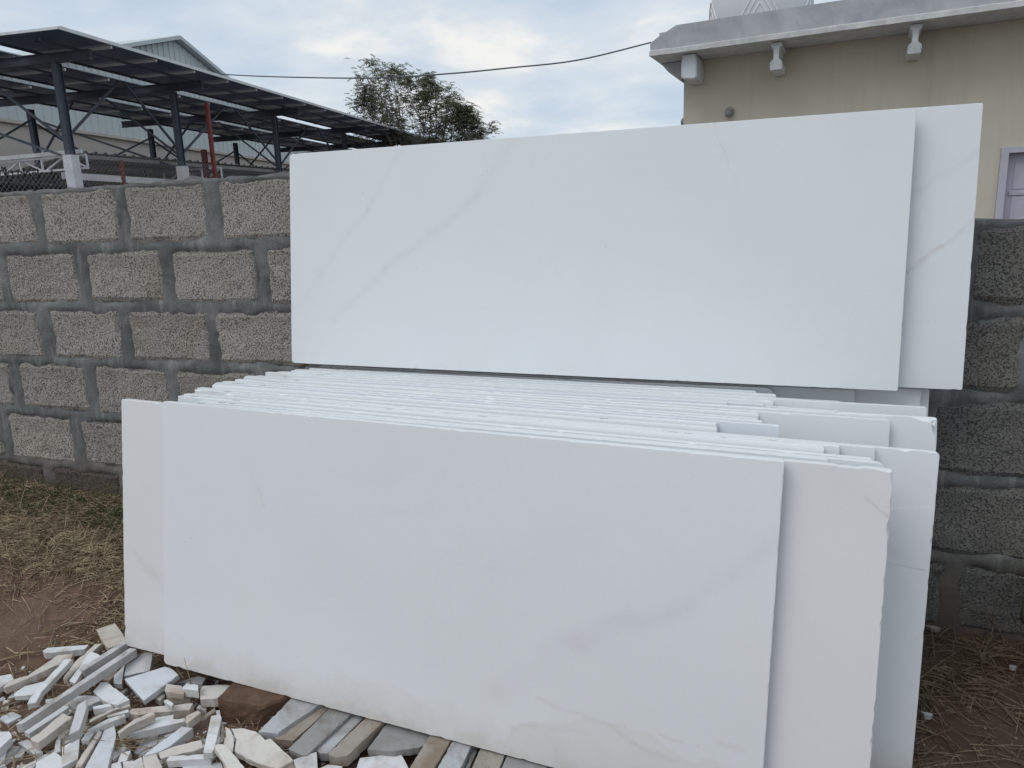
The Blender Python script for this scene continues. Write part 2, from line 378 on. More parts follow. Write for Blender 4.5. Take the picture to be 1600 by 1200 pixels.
def soil_mat():
    t = NT('red_brown_soil', 0.98, 0.08); v = t.co()
    c = t.ramp(t.noise(1.7, 8, 0.65, 0.4, v), [(0.3, (0.150, 0.093, 0.066)), (0.55, (0.205, 0.135, 0.098)), (0.75, (0.265, 0.185, 0.138))])
    c = t.mix(t.math('MULTIPLY', t.ramp(t.noise(26, 6, 0.7, 0, v), [(0.5, 0.0), (0.75, 1.0)]), 0.5), c, (0.115, 0.07, 0.05))
    s_ = t.n('ShaderNodeSeparateXYZ'); t.L(v, s_.inputs[0])
    c = t.mix(t.ramp(t.math('MULTIPLY', s_.outputs[1], 0.25), [(0.1, 0.0), (0.6, 1.0)]), c, (0.25, 0.235, 0.22))     # unseen greyer ground beyond the wall, added to cut brown bounce on the canopy
    c = t.mix(t.ramp(t.math('ADD', t.math('MULTIPLY', s_.outputs[1], -0.25), t.math('MULTIPLY', t.math('SUBTRACT', t.noise(2, 5, 0.6, 0, v), 0.5), 0.4)), [(0.42, 0.0), (0.70, 1.0)]), c, (0.40, 0.37, 0.34))     # unseen pale ground in front, added to bounce light onto the lower slabs
    c = t.mix(t.math('MULTIPLY', t.ramp(t.math('ADD', s_.outputs[0], t.math('MULTIPLY', t.noise(3, 4, 0.6, 0, v), 0.5)), [(0.2, 0.0), (0.7, 1.0)]), 0.6), c, (0.085, 0.058, 0.045))     # shade at the right painted into the soil colour
    c = t.mix(t.ramp(t.vor(38, v), [(0.0, 0.9), (0.07, 0.7), (0.1, 0.0)]), c, (0.42, 0.36, 0.30))
    t.color(c)
    t.bump(t.math('ADD', t.noise(60, 8, 0.7, 0, v), t.math('MULTIPLY', t.noise(14, 5, 0.6, 0, v), 2.0)), 0.9, 0.012)
    return t.m
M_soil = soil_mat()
def blade_mat(name, a, b):
    t = NT(name, 0.85, 0.15); v = t.co()
    t.color(t.ramp(t.noise(25, 4, 0.7, 0, v), [(0.32, a), (0.68, b)])); return t.m
M_straw = blade_mat('dry_straw', (0.16, 0.11, 0.065), (0.56, 0.45, 0.30))
M_straw_dark = blade_mat('shaded_straw', (0.085, 0.06, 0.04), (0.30, 0.235, 0.16))  # darker copy of the straw, shade right of the slabs put into its colour
M_green = blade_mat('green_grass', (0.045, 0.065, 0.025), (0.11, 0.125, 0.05))
M_brick = NT('brown_fired_earth', 0.95, 0.1)
_v = M_brick.co()
M_brick.color(M_brick.ramp(M_brick.noise(14, 7, 0.7, 0.4, _v), [(0.3, (0.10, 0.062, 0.045)), (0.55, (0.165, 0.105, 0.072)), (0.75, (0.29, 0.185, 0.115))]))
M_brick.bump(M_brick.noise(55, 7, 0.7, 0, _v), 0.9, 0.008); M_brick = M_brick.m
M_ink = simple('black_marker_ink', (0.05, 0.055, 0.06), 0.6, 0.2)
M_steel = simple('dark_blue_grey_steel', (0.040, 0.053, 0.072), 0.55, 0.4, 0.0, 0.2)
M_alu = simple('aluminium_rail', (0.60, 0.62, 0.63), 0.5, 0.5, 0.2, 0.1)
M_cell = simple('solar_panel_backsheet', (0.055, 0.085, 0.145), 0.4, 0.5, 0.0, 0.25, 3.0)
M_white = simple('weathered_white_paint', (0.60, 0.61, 0.62), 0.6, 0.3, 0.0, 0.1)
M_red = simple('red_oxide_paint', (0.17, 0.035, 0.03), 0.6, 0.3, 0.0, 0.2)
M_darkred = simple('dark_red_oxide_paint', (0.075, 0.025, 0.028), 0.6, 0.3, 0.0, 0.2)
M_clad = simple('pale_green_cladding', (0.52, 0.57, 0.57), 0.5, 0.35, 0.0, 0.05, 0.6)
M_beige = simple('beige_render', (0.50, 0.455, 0.41), 0.9, 0.1, 0.0, 0.07, 0.8)
M_sheet = simple('grey_roof_sheet', (0.22, 0.215, 0.205), 0.6, 0.3, 0.0, 0.12, 2.0)
M_black = simple('black_tarpaulin', (0.02, 0.021, 0.023), 0.8, 0.2)
M_wire = simple('galvanised_wire', (0.42, 0.43, 0.44), 0.6, 0.3, 0.0)
M_lav = simple('lavender_grey_paint', (0.46, 0.45, 0.52), 0.6, 0.3, 0.0, 0.06, 5, 0.1)
M_cable = simple('dark_cable_sheath', (0.09, 0.10, 0.115), 0.6, 0.3)
M_bark = simple('grey_brown_bark', (0.24, 0.21, 0.19), 0.9, 0.1, 0, 0.25, 4)
def leaf_mat():
    t = NT('compound_leaves', 0.6, 0.25); g = t.n('ShaderNodeNewGeometry')
    lc = t.ramp(g.outputs['Random Per Island'], [(0.0, (0.085, 0.11, 0.065)), (0.5, (0.13, 0.155, 0.09)), (0.85, (0.19, 0.20, 0.12)), (1.0, (0.25, 0.21, 0.13))])
    t.color(lc)
    tr = t.n('ShaderNodeBsdfTranslucent'); t.L(lc, tr.inputs[0]); mx = t.n('ShaderNodeMixShader'); mx.inputs[0].default_value = 0.45
    t.L(t.b.outputs[0], mx.inputs[1]); t.L(tr.outputs[0], mx.inputs[2]); t.L(mx.outputs[0], t.t.nodes['Material Output'].inputs[0])
    return t.m
M_leaf = leaf_mat()
def wall_paint():
    t = NT('beige_painted_render', 0.9, 0.12); v = t.co()
    c = t.ramp(t.noise(0.9, 6, 0.6, 0.3, v), [(0.3, (0.51, 0.467, 0.378)), (0.7, (0.575, 0.53, 0.435))])
    c = t.mix(t.math('MULTIPLY', t.ramp(t.noise(2.6, 6, 0.7, 0.6, v, (2.2, 1, 0.22)), [(0.48, 0.0), (0.75, 1.0)]), 0.30), c, (0.36, 0.33, 0.27))
    t.color(c); t.bump(t.noise(40, 5, 0.6, 0, v), 0.15, 0.004); return t.m
M_bwall = wall_paint()
def concrete_mat():
    t = NT('weathered_parapet_concrete', 0.9, 0.15); v = t.co()
    c = t.ramp(t.noise(2.2, 8, 0.65, 0.5, v), [(0.3, (0.33, 0.345, 0.37)), (0.5, (0.42, 0.435, 0.455)), (0.72, (0.52, 0.53, 0.54))])
    c = t.mix(t.math('MULTIPLY', t.ramp(t.noise(11, 6, 0.7, 0.5, v, (1, 1, 0.6)), [(0.58, 0.0), (0.75, 1.0)]), 0.4), c, (0.19, 0.19, 0.19))
    t.color(c); t.bump(t.noise(45, 6, 0.65, 0, v), 0.3, 0.006); return t.m
M_conc = concrete_mat()
M_trim = simple('whitewashed_lip', (0.56, 0.565, 0.56), 0.85, 0.15, 0, 0.18, 7, 0.4, 50)
M_bracket = simple('whitewashed_bracket', (0.62, 0.65, 0.66), 0.85, 0.15, 0, 0.08, 9, 0.3, 60)
M_tank = simple('grey_white_plastic_tank', (0.55, 0.55, 0.57), 0.5, 0.35, 0, 0.06, 2)
M_tankrib = simple('pale_tank_rib', (0.68, 0.68, 0.70), 0.5, 0.35, 0, 0.04, 2)

# ------------------------------------------------------------------ the ground
def sst(a, b, x):
    t = min(1, max(0, (x - a) / (b - a))); return t * t * (3 - 2 * t)
def G(x, y):
    x = min(4, max(-6, x))
    g = -.01 - .03 * (x + 1.0) - .045 * sst(0, .75, -y)
    return g - .04 * sst(.55, .9, -y) * sst(1.0, 1.35, -x)
def GN(x, y):
    n = noise.fractal(Vector((x * 2.2, y * 2.2, 0.3)), 1.0, 2.0, 5) * 0.012 + noise.fractal(Vector((x * 14, y * 14, 5.3)), 1.0, 2.0, 3) * 0.0035
    far = sst(4, 12, max(abs(x), abs(y)))
    return G(x, y) * (1 - far) - 0.04 * far + n * (1 - sst(3.5, 6, max(abs(x), abs(y))))
def axis(a, b, step, far):
    v = list(np.arange(a, b, step)); s = step; x = b
    while x < far: v.append(x); s *= 1.35; x += s
    s = step; x = a - step; low = []
    while x > -far: low.append(x); s *= 1.35; x -= s
    return low[::-1] + v + []
xs = axis(-3.6, 1.3, 0.022, 900); ys = axis(-1.75, 0.1, 0.022, 900)
gv = []; 
for y in ys:
    for x in xs: gv.append((x, y, GN(x, y)))
nx = len(xs); gf = [(j * nx + i, j * nx + i + 1, (j + 1) * nx + i + 1, (j + 1) * nx + i) for j in range(len(ys) - 1) for i in range(nx - 1)]
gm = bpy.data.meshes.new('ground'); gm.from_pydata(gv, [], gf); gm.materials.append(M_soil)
for p in gm.polygons: p.use_smooth = True
tag(link('ground', gm), 'bare red brown soil of the yard', kind='structure')

# ------------------------------------------------------------------ concrete block wall
PITCH, COURSE, TOP = 0.4265, 0.225, 1.2785
STEP_X = -0.30
wall = empty('block_wall', (0, 0, 0))
tag(wall, 'rough concrete block wall with thick smeared mortar joints, lower on the right', 'wall')
# body of mortar, with a rough front sheet and cap
def sheet(bm, x0, x1, z0, z1, y, step=0.02, amp=0.006, yfun=None):
    nxx = max(2, int((x1 - x0) / step)); nz = max(2, int((z1 - z0) / step)); g = []
    for j in range(nz + 1):
        row = []
        for i in range(nxx + 1):
            x = x0 + (x1 - x0) * i / nxx; z = z0 + (z1 - z0) * j / nz
            yy = y - amp * noise.fractal(Vector((x * 6, 0.7, z * 6)), 1.0, 2.0, 4) - amp * 0.5 * noise.noise(Vector((x * 35, 2.7, z * 35)))
            if yfun: yy += yfun(x, z)
            zz = z
            if j == nz: zz += 0.008 * noise.fractal(Vector((x * 7, 3.1, 0)), 1, 2, 4)
            row.append(bm.verts.new((x, yy, zz)))
        g.append(row)
    for j in range(nz):
        for i in range(nxx): bm.faces.new((g[j][i], g[j][i + 1], g[j + 1][i + 1], g[j + 1][i])).smooth = True
    return g
ROWX = [-2.732, -2.555, -2.804, -2.603, -2.72, -2.50]
def joints(x, z):
    """mortar lies back behind each block and swells to the surface in the joints"""
    r = int((TOP - z) // COURSE); r = min(5, max(0, r))
    dz = abs((TOP - z) - (r + 0.5) * COURSE); u = ((x - ROWX[r]) / PITCH) % 1.0; dx = abs(u - 0.5) * PITCH
    wob = 0.021 * noise.fractal(Vector((x * 9, 1.3, z * 9)), 1, 2, 4)
    d = min(0.181 - dx, 0.094 - dz) + wob            # > 0 inside the block
    return 0.016 * sst(-0.002, 0.016, d) - 0.003 * sst(0.0, -0.03, d) * 0 - (0.003 if d < -0.012 else 0.0)
def wall_body(x0, x1, top):
    bm = bmesh.new()
    g = sheet(bm, x0, x1, -0.3, top, -0.0015, 0.0125, 0.006, joints)
    back = []
    for i, v in enumerate(g[-1]): back.append(bm.verts.new((v.co.x, 0.19, v.co.z + 0.006 * noise.noise(Vector((v.co.x * 9, 5, 0))))))
    low = [bm.verts.new((v.co.x, 0.19, -0.3)) for v in g[0]]
    for i in range(len(back) - 1):
        bm.faces.new((g[-1][i], g[-1][i + 1], back[i + 1], back[i]))
        bm.faces.new((back[i], back[i + 1], low[i + 1], low[i]))
    # end faces
    bm.faces.new([r[0] for r in g][::-1] + [low[0], back[0]][::1]) if False else None
    for k in (0, -1):
        for j in range(len(g) - 1):
            a, b = g[j][k], g[j + 1][k]
            c = bm.verts.new((a.co.x, 0.19, b.co.z)); d = bm.verts.new((a.co.x, 0.19, a.co.z))
            bm.faces.new((a, b, c, d) if k == 0 else (d, c, b, a))
    return bm
def block_bm(w, h, seed, mi):
    """rough block face with uneven outline standing a few mm proud of the mortar"""
    bm = bmesh.new(); nxx, nz = 16, 9; g = []
    for j in range(nz + 1):
        row = []
        for i in range(nxx + 1):
            u, v = i / nxx, j / nz
            ed = min(u, 1 - u, (v) * h / w, (1 - v) * h / w) * w
            x = (u - 0.5) * w; z = (v - 0.5) * h
            k = 1 if ed < 0.001 else 0.3
            x += k * 0.020 * noise.fractal(Vector((u * 4 + seed, v * 4, 1)), 1, 2, 3)
            z += k * 0.017 * noise.fractal(Vector((u * 4, v * 4 + seed, 7)), 1, 2, 3)
            y = -0.0010 + 0.0035 * noise.fractal(Vector((u * 7, v * 5, seed)), 1, 2, 3) + (0.0 if ed > 0.004 else 0.012)
            row.append(bm.verts.new((x, y, z)))
        g.append(row)
    for j in range(nz):
        for i in range(nxx): bm.faces.new((g[j][i], g[j][i + 1], g[j + 1][i + 1], g[j + 1][i]))
    return bm
obj('mortar', wall_body(-4.75, STEP_X, TOP), M_mortar, wall)
obj('mortar', wall_body(STEP_X, 2.15, TOP - COURSE), M_mortar, wall)
nb = 0
base_b = None
tan_b = [mesh_of('block', block_bm(0.395, 0.208, s * 3.7, 0), M_block) for s in range(14)]
grey_b = [mesh_of('block', block_bm(0.395, 0.206, s * 5.1 + 60, 0), M_block_grey) for s in range(10)]
base_b = [mesh_of('block', block_bm(0.395, 0.206, s * 2.9 + 30, 0), M_block_base) for s in range(5)]
for r in range(6):
    zc_ = TOP - COURSE * (r + 0.5) - 0.002
    j0 = ROWX[r]
    k = -5
    while True:
        a = j0 + k * PITCH; b = a + PITCH; k += 1
        cx = (a + b) / 2
        if cx < -4.6: continue
        if cx > 2.0: break
        if r == 0 and b > STEP_X + 0.02: break
        right = cx > -0.35
        if r == 0: top_extra = 0.012
        else: top_extra = 0.012 if (right and r == 1) else 0
        me = base_b[rnd.randrange(5)] if (r == 5 and not right) else (grey_b if right else tan_b)[rnd.randrange(10)]
        o = link('block', me, wall, (cx + rnd.uniform(-.008, .008), -0.003, zc_ + rnd.uniform(-.004, .004) + top_extra * 0.5))
        o.rotation_euler = (0, rnd.uniform(-.012, .012) + (math.pi if rnd.random() < 0.0 else 0), 0)
        o.scale = (rnd.uniform(0.96, 1.04), 1, rnd.uniform(0.96, 1.04) + (0.05 if top_extra else 0))

# lump of mortar wedged under the upper slabs
bm = bmesh.new(); bmesh.ops.create_icosphere(bm, subdivisions=3, radius=1)
for v in bm.verts:
    n = 1 + 0.35 * noise.fractal(v.co * 2.1, 1, 2, 4); v.co = Vector((v.co.x * 0.020 * n, v.co.y * 0.02 * n, v.co.z * 0.0095 * n))
o = obj('cement_lump', bm, M_mortar, None, (-1.437, -0.185, 0.6655), True); tag(o, 'dark cement lump wedging up the left corner of the upper slabs', 'cement lump')

# ------------------------------------------------------------------ marble slabs
def slab_mesh(name, L, H, T, mat, seed, rough=1.0, radii=(0.004, 0.004, 0.004, 0.004), chips=()):
    """L along x, H along z, face at y=0. radii: bl, br, tr, tl corner rounding"""
    r = random.Random(seed); out = []
    def line(p, q, n):
        for i in range(n): out.append((p[0] + (q[0] - p[0]) * i / n, p[1] + (q[1] - p[1]) * i / n))
    bl, br, tr, tl = radii; st = 0.013
    def arc(cx, cy, rad, a0):
        n = 2 if rad < 0.008 else 7
        for i in range(n): a = a0 + (math.pi / 2) * i / n; out.append((cx + rad * math.cos(a), cy + rad * math.sin(a)))
    line((bl, 0), (L - br, 0), int(L / st)); arc(L - br, br, br, -math.pi / 2)
    line((L, br), (L, H - tr), int(H / st)); arc(L - tr, H - tr, tr, 0)
    line((L - tr, H), (tl, H), int(L / st)); arc(tl, H - tl, tl, math.pi / 2)
    line((0, H - tl), (0, bl), int(H / st)); arc(bl, bl, bl, math.pi)
    n = len(out); c = (L / 2, H / 2)
    ins = []
    for i, (x, z) in enumerate(out):
        a = 0.0004 * rough * r.random()
        if r.random() < 0.05 * rough: a += 0.002 * r.random() * rough
        b = 0.0005 + 0.0007 * r.random() * rough
        if r.random() < 0.03 * rough: b += 0.0035 * r.random()
        for (px, pz, rad, dep) in chips:
            d = math.hypot(x - px, z - pz)
            if d < rad: b = max(b, dep * (1 - d / rad) * (0.7 + 0.6 * r.random()))
        ins.append((a, b))
    bm = bmesh.new(); F, O, B = [], [], []
    for i, (x, z) in enumerate(out):
        p, q = out[i - 1], out[(i + 1) % n]; tx, tz = q[0] - p[0], q[1] - p[1]; l = math.hypot(tx, tz) or 1
        nxn, nzn = -tz / l, tx / l           # inward
        a, b = ins[i]
        O.append(bm.verts.new((x + nxn * a, min(b, T * 0.7), z + nzn * a)))
        F.append(bm.verts.new((x + nxn * (a + b), 0, z + nzn * (a + b))))
        B.append(bm.verts.new((x + nxn * a, T, z + nzn * a)))
    bm.faces.new(F); bm.faces.new(B[::-1])
    for i in range(n):
        j = (i + 1) % n
        bm.faces.new((F[i], O[i], O[j], F[j])); bm.faces.new((O[i], B[i], B[j], O[j]))
    return mesh_of(name, bm, mat)
def place(o, x, y, z, lean, yaw, tilt):
    a = Vector((math.cos(yaw), math.sin(yaw), 0)); n = Vector((-math.sin(yaw), math.cos(yaw), 0))
    u = math.sin(lean) * n + Vector((0, 0, math.cos(lean)))
    a2 = math.cos(tilt) * a + math.sin(tilt) * u; u2 = -math.sin(tilt) * a + math.cos(tilt) * u
    w = u2.cross(a2)                        # slab thickness direction, away from the viewer
    M = Matrix.Identity(4)
    for i in range(3): M[i][0], M[i][1], M[i][2], M[i][3] = a2[i], w[i], u2[i], (x, y, z)[i]
    o.matrix_world = M
rad = math.radians
LOWG = 'marble slabs leaning in the low row'
# front slab and second slab (own measurements)
o = link('marble_slab', slab_mesh('marble_slab', 1.463, 0.683, 0.02, M_frontA, 11, 1.4, (0.012, 0.004, 0.004, 0.004), [(0, z_, 0.02, 0.0035) for z_ in (.04, .11, .15, .24, .31, .36, .45, .49, .58, .63)] + [(1.463, z_, r_, 0.0028) for z_, r_ in ((.05, .01), (.09, .02), (.21, .012), (.26, .02), (.37, .01), (.41, .014), (.52, .02), (.60, .01), (.65, .018))]))
place(o, -1.453, -0.858, 0.003, rad(7.93), rad(-1.58), rad(-1.05))
tag(o, 'frontmost white marble slab of the low row, its whole face in view, stained along the bottom', 'marble slab', LOWG); slabA = o
o = link('marble_slab', slab_mesh('marble_slab', 1.802, 0.666, 0.02, M_slabB, 12, 1.4, (0.012, 0.004, 0.006, 0.004), [(1.8, 0.66, 0.03, 0.006)] + [(1.802, z_, r_, 0.003) for z_, r_ in ((.08, .012), (.17, .02), (.23, .01), (.39, .014), (.47, .02), (.55, .012), (.61, .02))]))
place(o, -1.612, -0.832, 0.012, rad(7.89), rad(-1.2), rad(-0.93))
tag(o, 'second marble slab of the low row, sticking out left and right of the front slab, pink mark near its right top corner', 'marble slab', LOWG); slabB = o
SLABS = [
    (-1.406, 0.089, -0.7276, 0.6662, 0.6420, 'third slab from the front of the low row, short at the right, its end just above the second slab', {'marks': [(-1.379, 0.019)]}),
    (-1.409, 0.184, -0.7039, 0.6658, 0.6350, 'fourth slab from the front of the low row, its rounded right corner peeping over the second slab', {'rad': (0.005, 0.005, 0.016, 0.005), 'marks': [(-1.335, 0.019), (-1.3, 0.019)]}),
    (-1.499, 0.164, -0.6802, 0.6710, 0.6340, 'fifth slab from the front of the low row, a thin edge just behind the rounded corner', {'marks': [(-1.311, 0.019), (-1.449, 0.019)]}),
    (-1.498, 0.085, -0.6565, 0.6710, 0.6450, 'sixth slab from the front, taller than those before it, its squared end standing above their edges', {}),
    (-1.403, 0.116, -0.6328, 0.6646, 0.6420, 'slab with a broken right end, just behind the squared tall end in the low row', {'rough': 3}),
    (-1.406, 0.178, -0.6091, 0.6642, 0.6360, 'slab of the low row ending between the broken one and the wide cracked one', {'blue': 0, 'marks': [(-1.447, 0.019)]}),
    (-1.533, 0.290, -0.5854, 0.6650, 0.6280, 'wide slab of the low row with a white scratch and a crack across its right end', {'rad': (0.05, 0.005, 0.008, 0.005), 'marks': [(-1.42, 0.019)]}),
    (-1.542, -0.121, -0.5617, 0.6640, 0.6420, 'first of two slabs ending early together just left of a bluish tab, low row', {'marks': [(-0.369, 0.019)]}),
    (-1.509, -0.124, -0.5380, 0.6700, 0.6460, 'second of the two slabs ending early together, low row', {}),
    (-1.523, 0.003, -0.5143, 0.6710, 0.6430, 'slab whose short grey face shows right of the two early ends, low row', {'blue': 1, 'marks': [(-1.454, 0.019), (-1.434, 0.019), (-1.36, 0.019)]}),
    (-1.516, -0.031, -0.4906, 0.6690, 0.6440, 'slab in the middle of the low row ending with a bright tip above the short grey face', {}),
    (-1.492, -0.043, -0.4669, 0.6710, 0.6430, 'slab in the middle of the low row ending a little short of the bright tip', {'marks': [(-1.37, 0.019), (-1.349, 0.019)]}),
    (-1.412, -0.036, -0.4432, 0.6614, 0.6480, 'slab in the middle of the low row with a squared end over the short one', {'marks': [(-1.37, 0.019), (-1.355, 0.019)]}),
    (-1.496, 0.230, -0.4195, 0.6670, 0.6440, 'slab of the low row with a broad plain face right of its middle, a nicked vertical end', {'marks': [(-1.358, 0.019), (-1.31, 0.019)]}),
    (-1.403, 0.328, -0.3958, 0.6606, 0.6480, 'widest reaching slab at mid row with a big rough chip on its right top corner', {'chips': [(0, 0, 0.055, 0.016)], 'rough': 1.5}),
    (-1.527, -0.105, -0.3721, 0.6600, 0.6540, 'slab ending early beside the blue grey stone, low row', {'blue': 1}),
    (-1.508, -0.023, -0.3484, 0.6570, 0.6480, 'blue grey stone slab with a rough end amid the white ones', {'blue': 1, 'rough': 2.5, 'marks': [(-1.397, 0.019)]}),
    (-1.412, 0.136, -0.3247, 0.6594, 0.6350, 'slab showing as a thin white strip right of the blue grey stone', {'marks': [(-1.314, 0.019)]}),
    (-1.510, -0.005, -0.3010, 0.6590, 0.6460, 'slab with a small slanted end behind the blue grey stone', {'marks': [(-1.309, 0.019), (-1.303, 0.019)]}),
    (-1.482, 0.326, -0.2773, 0.6570, 0.6430, 'long thin edged slab reaching almost to the right end behind the chipped corner one', {'marks': [(-1.295, 0.019)]}),
    (-1.450, 0.147, -0.2536, 0.6580, 0.6410, 'slab whose thin edge stops short above the long one, rear of the low row', {}),
    (-1.451, 0.002, -0.2299, 0.6560, 0.6460, 'slab with a bright squared end close below the upper slab', {}),
    (-1.412, -0.046, -0.2062, 0.6574, 0.6480, 'slab with a stepped end close below the upper slab, left of the grey rounded one', {}),
    (-1.442, -0.002, -0.1825, 0.6550, 0.6520, 'slab with a rounded grey right corner touching the shadow line under the upper slab', {'rad': (0.005, 0.005, 0.02, 0.005)}),
    (-1.403, 0.189, -0.1588, 0.6566, 0.6510, 'plain slab at the back of the low row, its face cut by the upper slab at the right', {}),
    (-1.406, 0.340, -0.1351, 0.6562, 0.6540, 'rear slab of the low row in shade under the upper slab corner', {}),
    (-1.409, 0.361, -0.1114, 0.6558, 0.6500, 'hindmost slab of the low row, a narrow shaded strip against the block wall', {})]
for i, (xl, xr, yt, zl, zr, lab, opt) in enumerate(SLABS):
    H = 0.662 + opt.get('dh', 0); lean = rad(7.9 - 0.5 * i / 27); yaw = rad(-0.9)
    L = (xr - xl) / math.cos(yaw); tilt = math.atan2(zr - zl, xr - xl)
    me = slab_mesh('marble_slab', L, H, 0.0190, M_slabX if i == 6 else M_edge if opt.get('blue') else M_marble, 100 + i, opt.get('rough', 1.0),
                   opt.get('rad', (0.005, 0.005, 0.005, 0.005)), [(L - a, H - b, c, d) for a, b, c, d in opt.get('chips', [])])
    o = link('marble_slab', me)
    yl = yt + math.tan(yaw) * (xl + 0.7)
    place(o, xl, yl - H * math.sin(lean), zl - H * math.cos(lean), lean, yaw, tilt)
    tag(o, lab, 'marble slab', LOWG)
    for (mx, mw) in opt.get('marks', []):
        bm = bmesh.new(); d = mx - xl
        pts = [(-mw / 2, 0.003), (-mw * 0.1, 0.0045), (mw / 2, 0.008), (mw * 0.45, 0.012), (0.1 * mw, 0.0085), (-mw * 0.5, 0.007)]
        bm.faces.new([bm.verts.new((d + a, b, H + 0.0005)) for a, b in pts]); k = obj('pen_mark', bm, M_ink, o)
UPG = 'pair of slabs standing on the low row'
o = link('marble_slab', slab_mesh('marble_slab', 1.640 + 0.23, 0.662, 0.02, M_slabV, 14, 0.7)); place(o, -1.217 - 0.23, -0.172, 0.6695, rad(6.88), rad(-0.29), rad(-0.22))
tag(o, 'upper slab set behind, showing as a strip with brown hairline veins at the right', 'marble slab', UPG)
o = link('marble_slab', slab_mesh('marble_slab', 1.744, 0.657, 0.02, M_slabU, 13, 0.6, (0.012, 0.004, 0.005, 0.014))); place(o, -1.464, -0.202, 0.673, rad(7.26), rad(-0.83), rad(-0.31))
tag(o, 'large upper marble slab in front, crossed by a long soft grey diagonal vein', 'marble slab', UPG)

# ------------------------------------------------------------------ offcuts and sleeper strips
def stone_piece(name, pts, th, mat, seed, lab, cat, group, rough=1.0):
    r = random.Random(seed); P = [Vector(p) for p in pts]
    c = sum(P, Vector()) / len(P)
    nrm = Vector((0, 0, 0))
    for i in range(len(P)): nrm += (P[i] - c).cross(P[(i + 1) % len(P)] - c)
    nrm.normalize()
    if nrm.z < 0: P = P[::-1]; nrm = -nrm
    out = []
    for i, p in enumerate(P):
        q = P[(i + 1) % len(P)]; d = (q - p).length; n = max(1, int(d / 0.010))
        for k in range(n): out.append((p.lerp(q, k / n), k == 0))
    n = len(out); base = c - nrm * th
    bm = bmesh.new(); F, O, B = [], [], []
    for i, (p, corner) in enumerate(out):
        t = (out[(i + 1) % n][0] - out[i - 1][0]).normalized(); inw = nrm.cross(t)
        a = r.uniform(0, 0.0010) * rough * (rough > 1.2 or 0.5) + (0.0006 if corner else 0); b = r.uniform(0.0003, 0.0009) * rough
        if r.random() < 0.07: b += r.uniform(0, 0.003) * rough
        lo = p + inw * (a + r.uniform(-0.0005, 0.002) * rough)
        O.append(bm.verts.new(p + inw * a - nrm * b - base)); F.append(bm.verts.new(p + inw * (a + b) - base))
        B.append(bm.verts.new(lo - nrm * th - base))
    bm.faces.new(F); bm.faces.new(B[::-1])
    for i in range(n):
        j = (i + 1) % n
        bm.faces.new((F[i], O[i], O[j], F[j])); bm.faces.new((O[i], B[i], B[j], O[j]))
    bmesh.ops.recalc_face_normals(bm, faces=bm.faces)
    o = obj(name, bm, mat, None, base); tag(o, lab, cat, group); return o
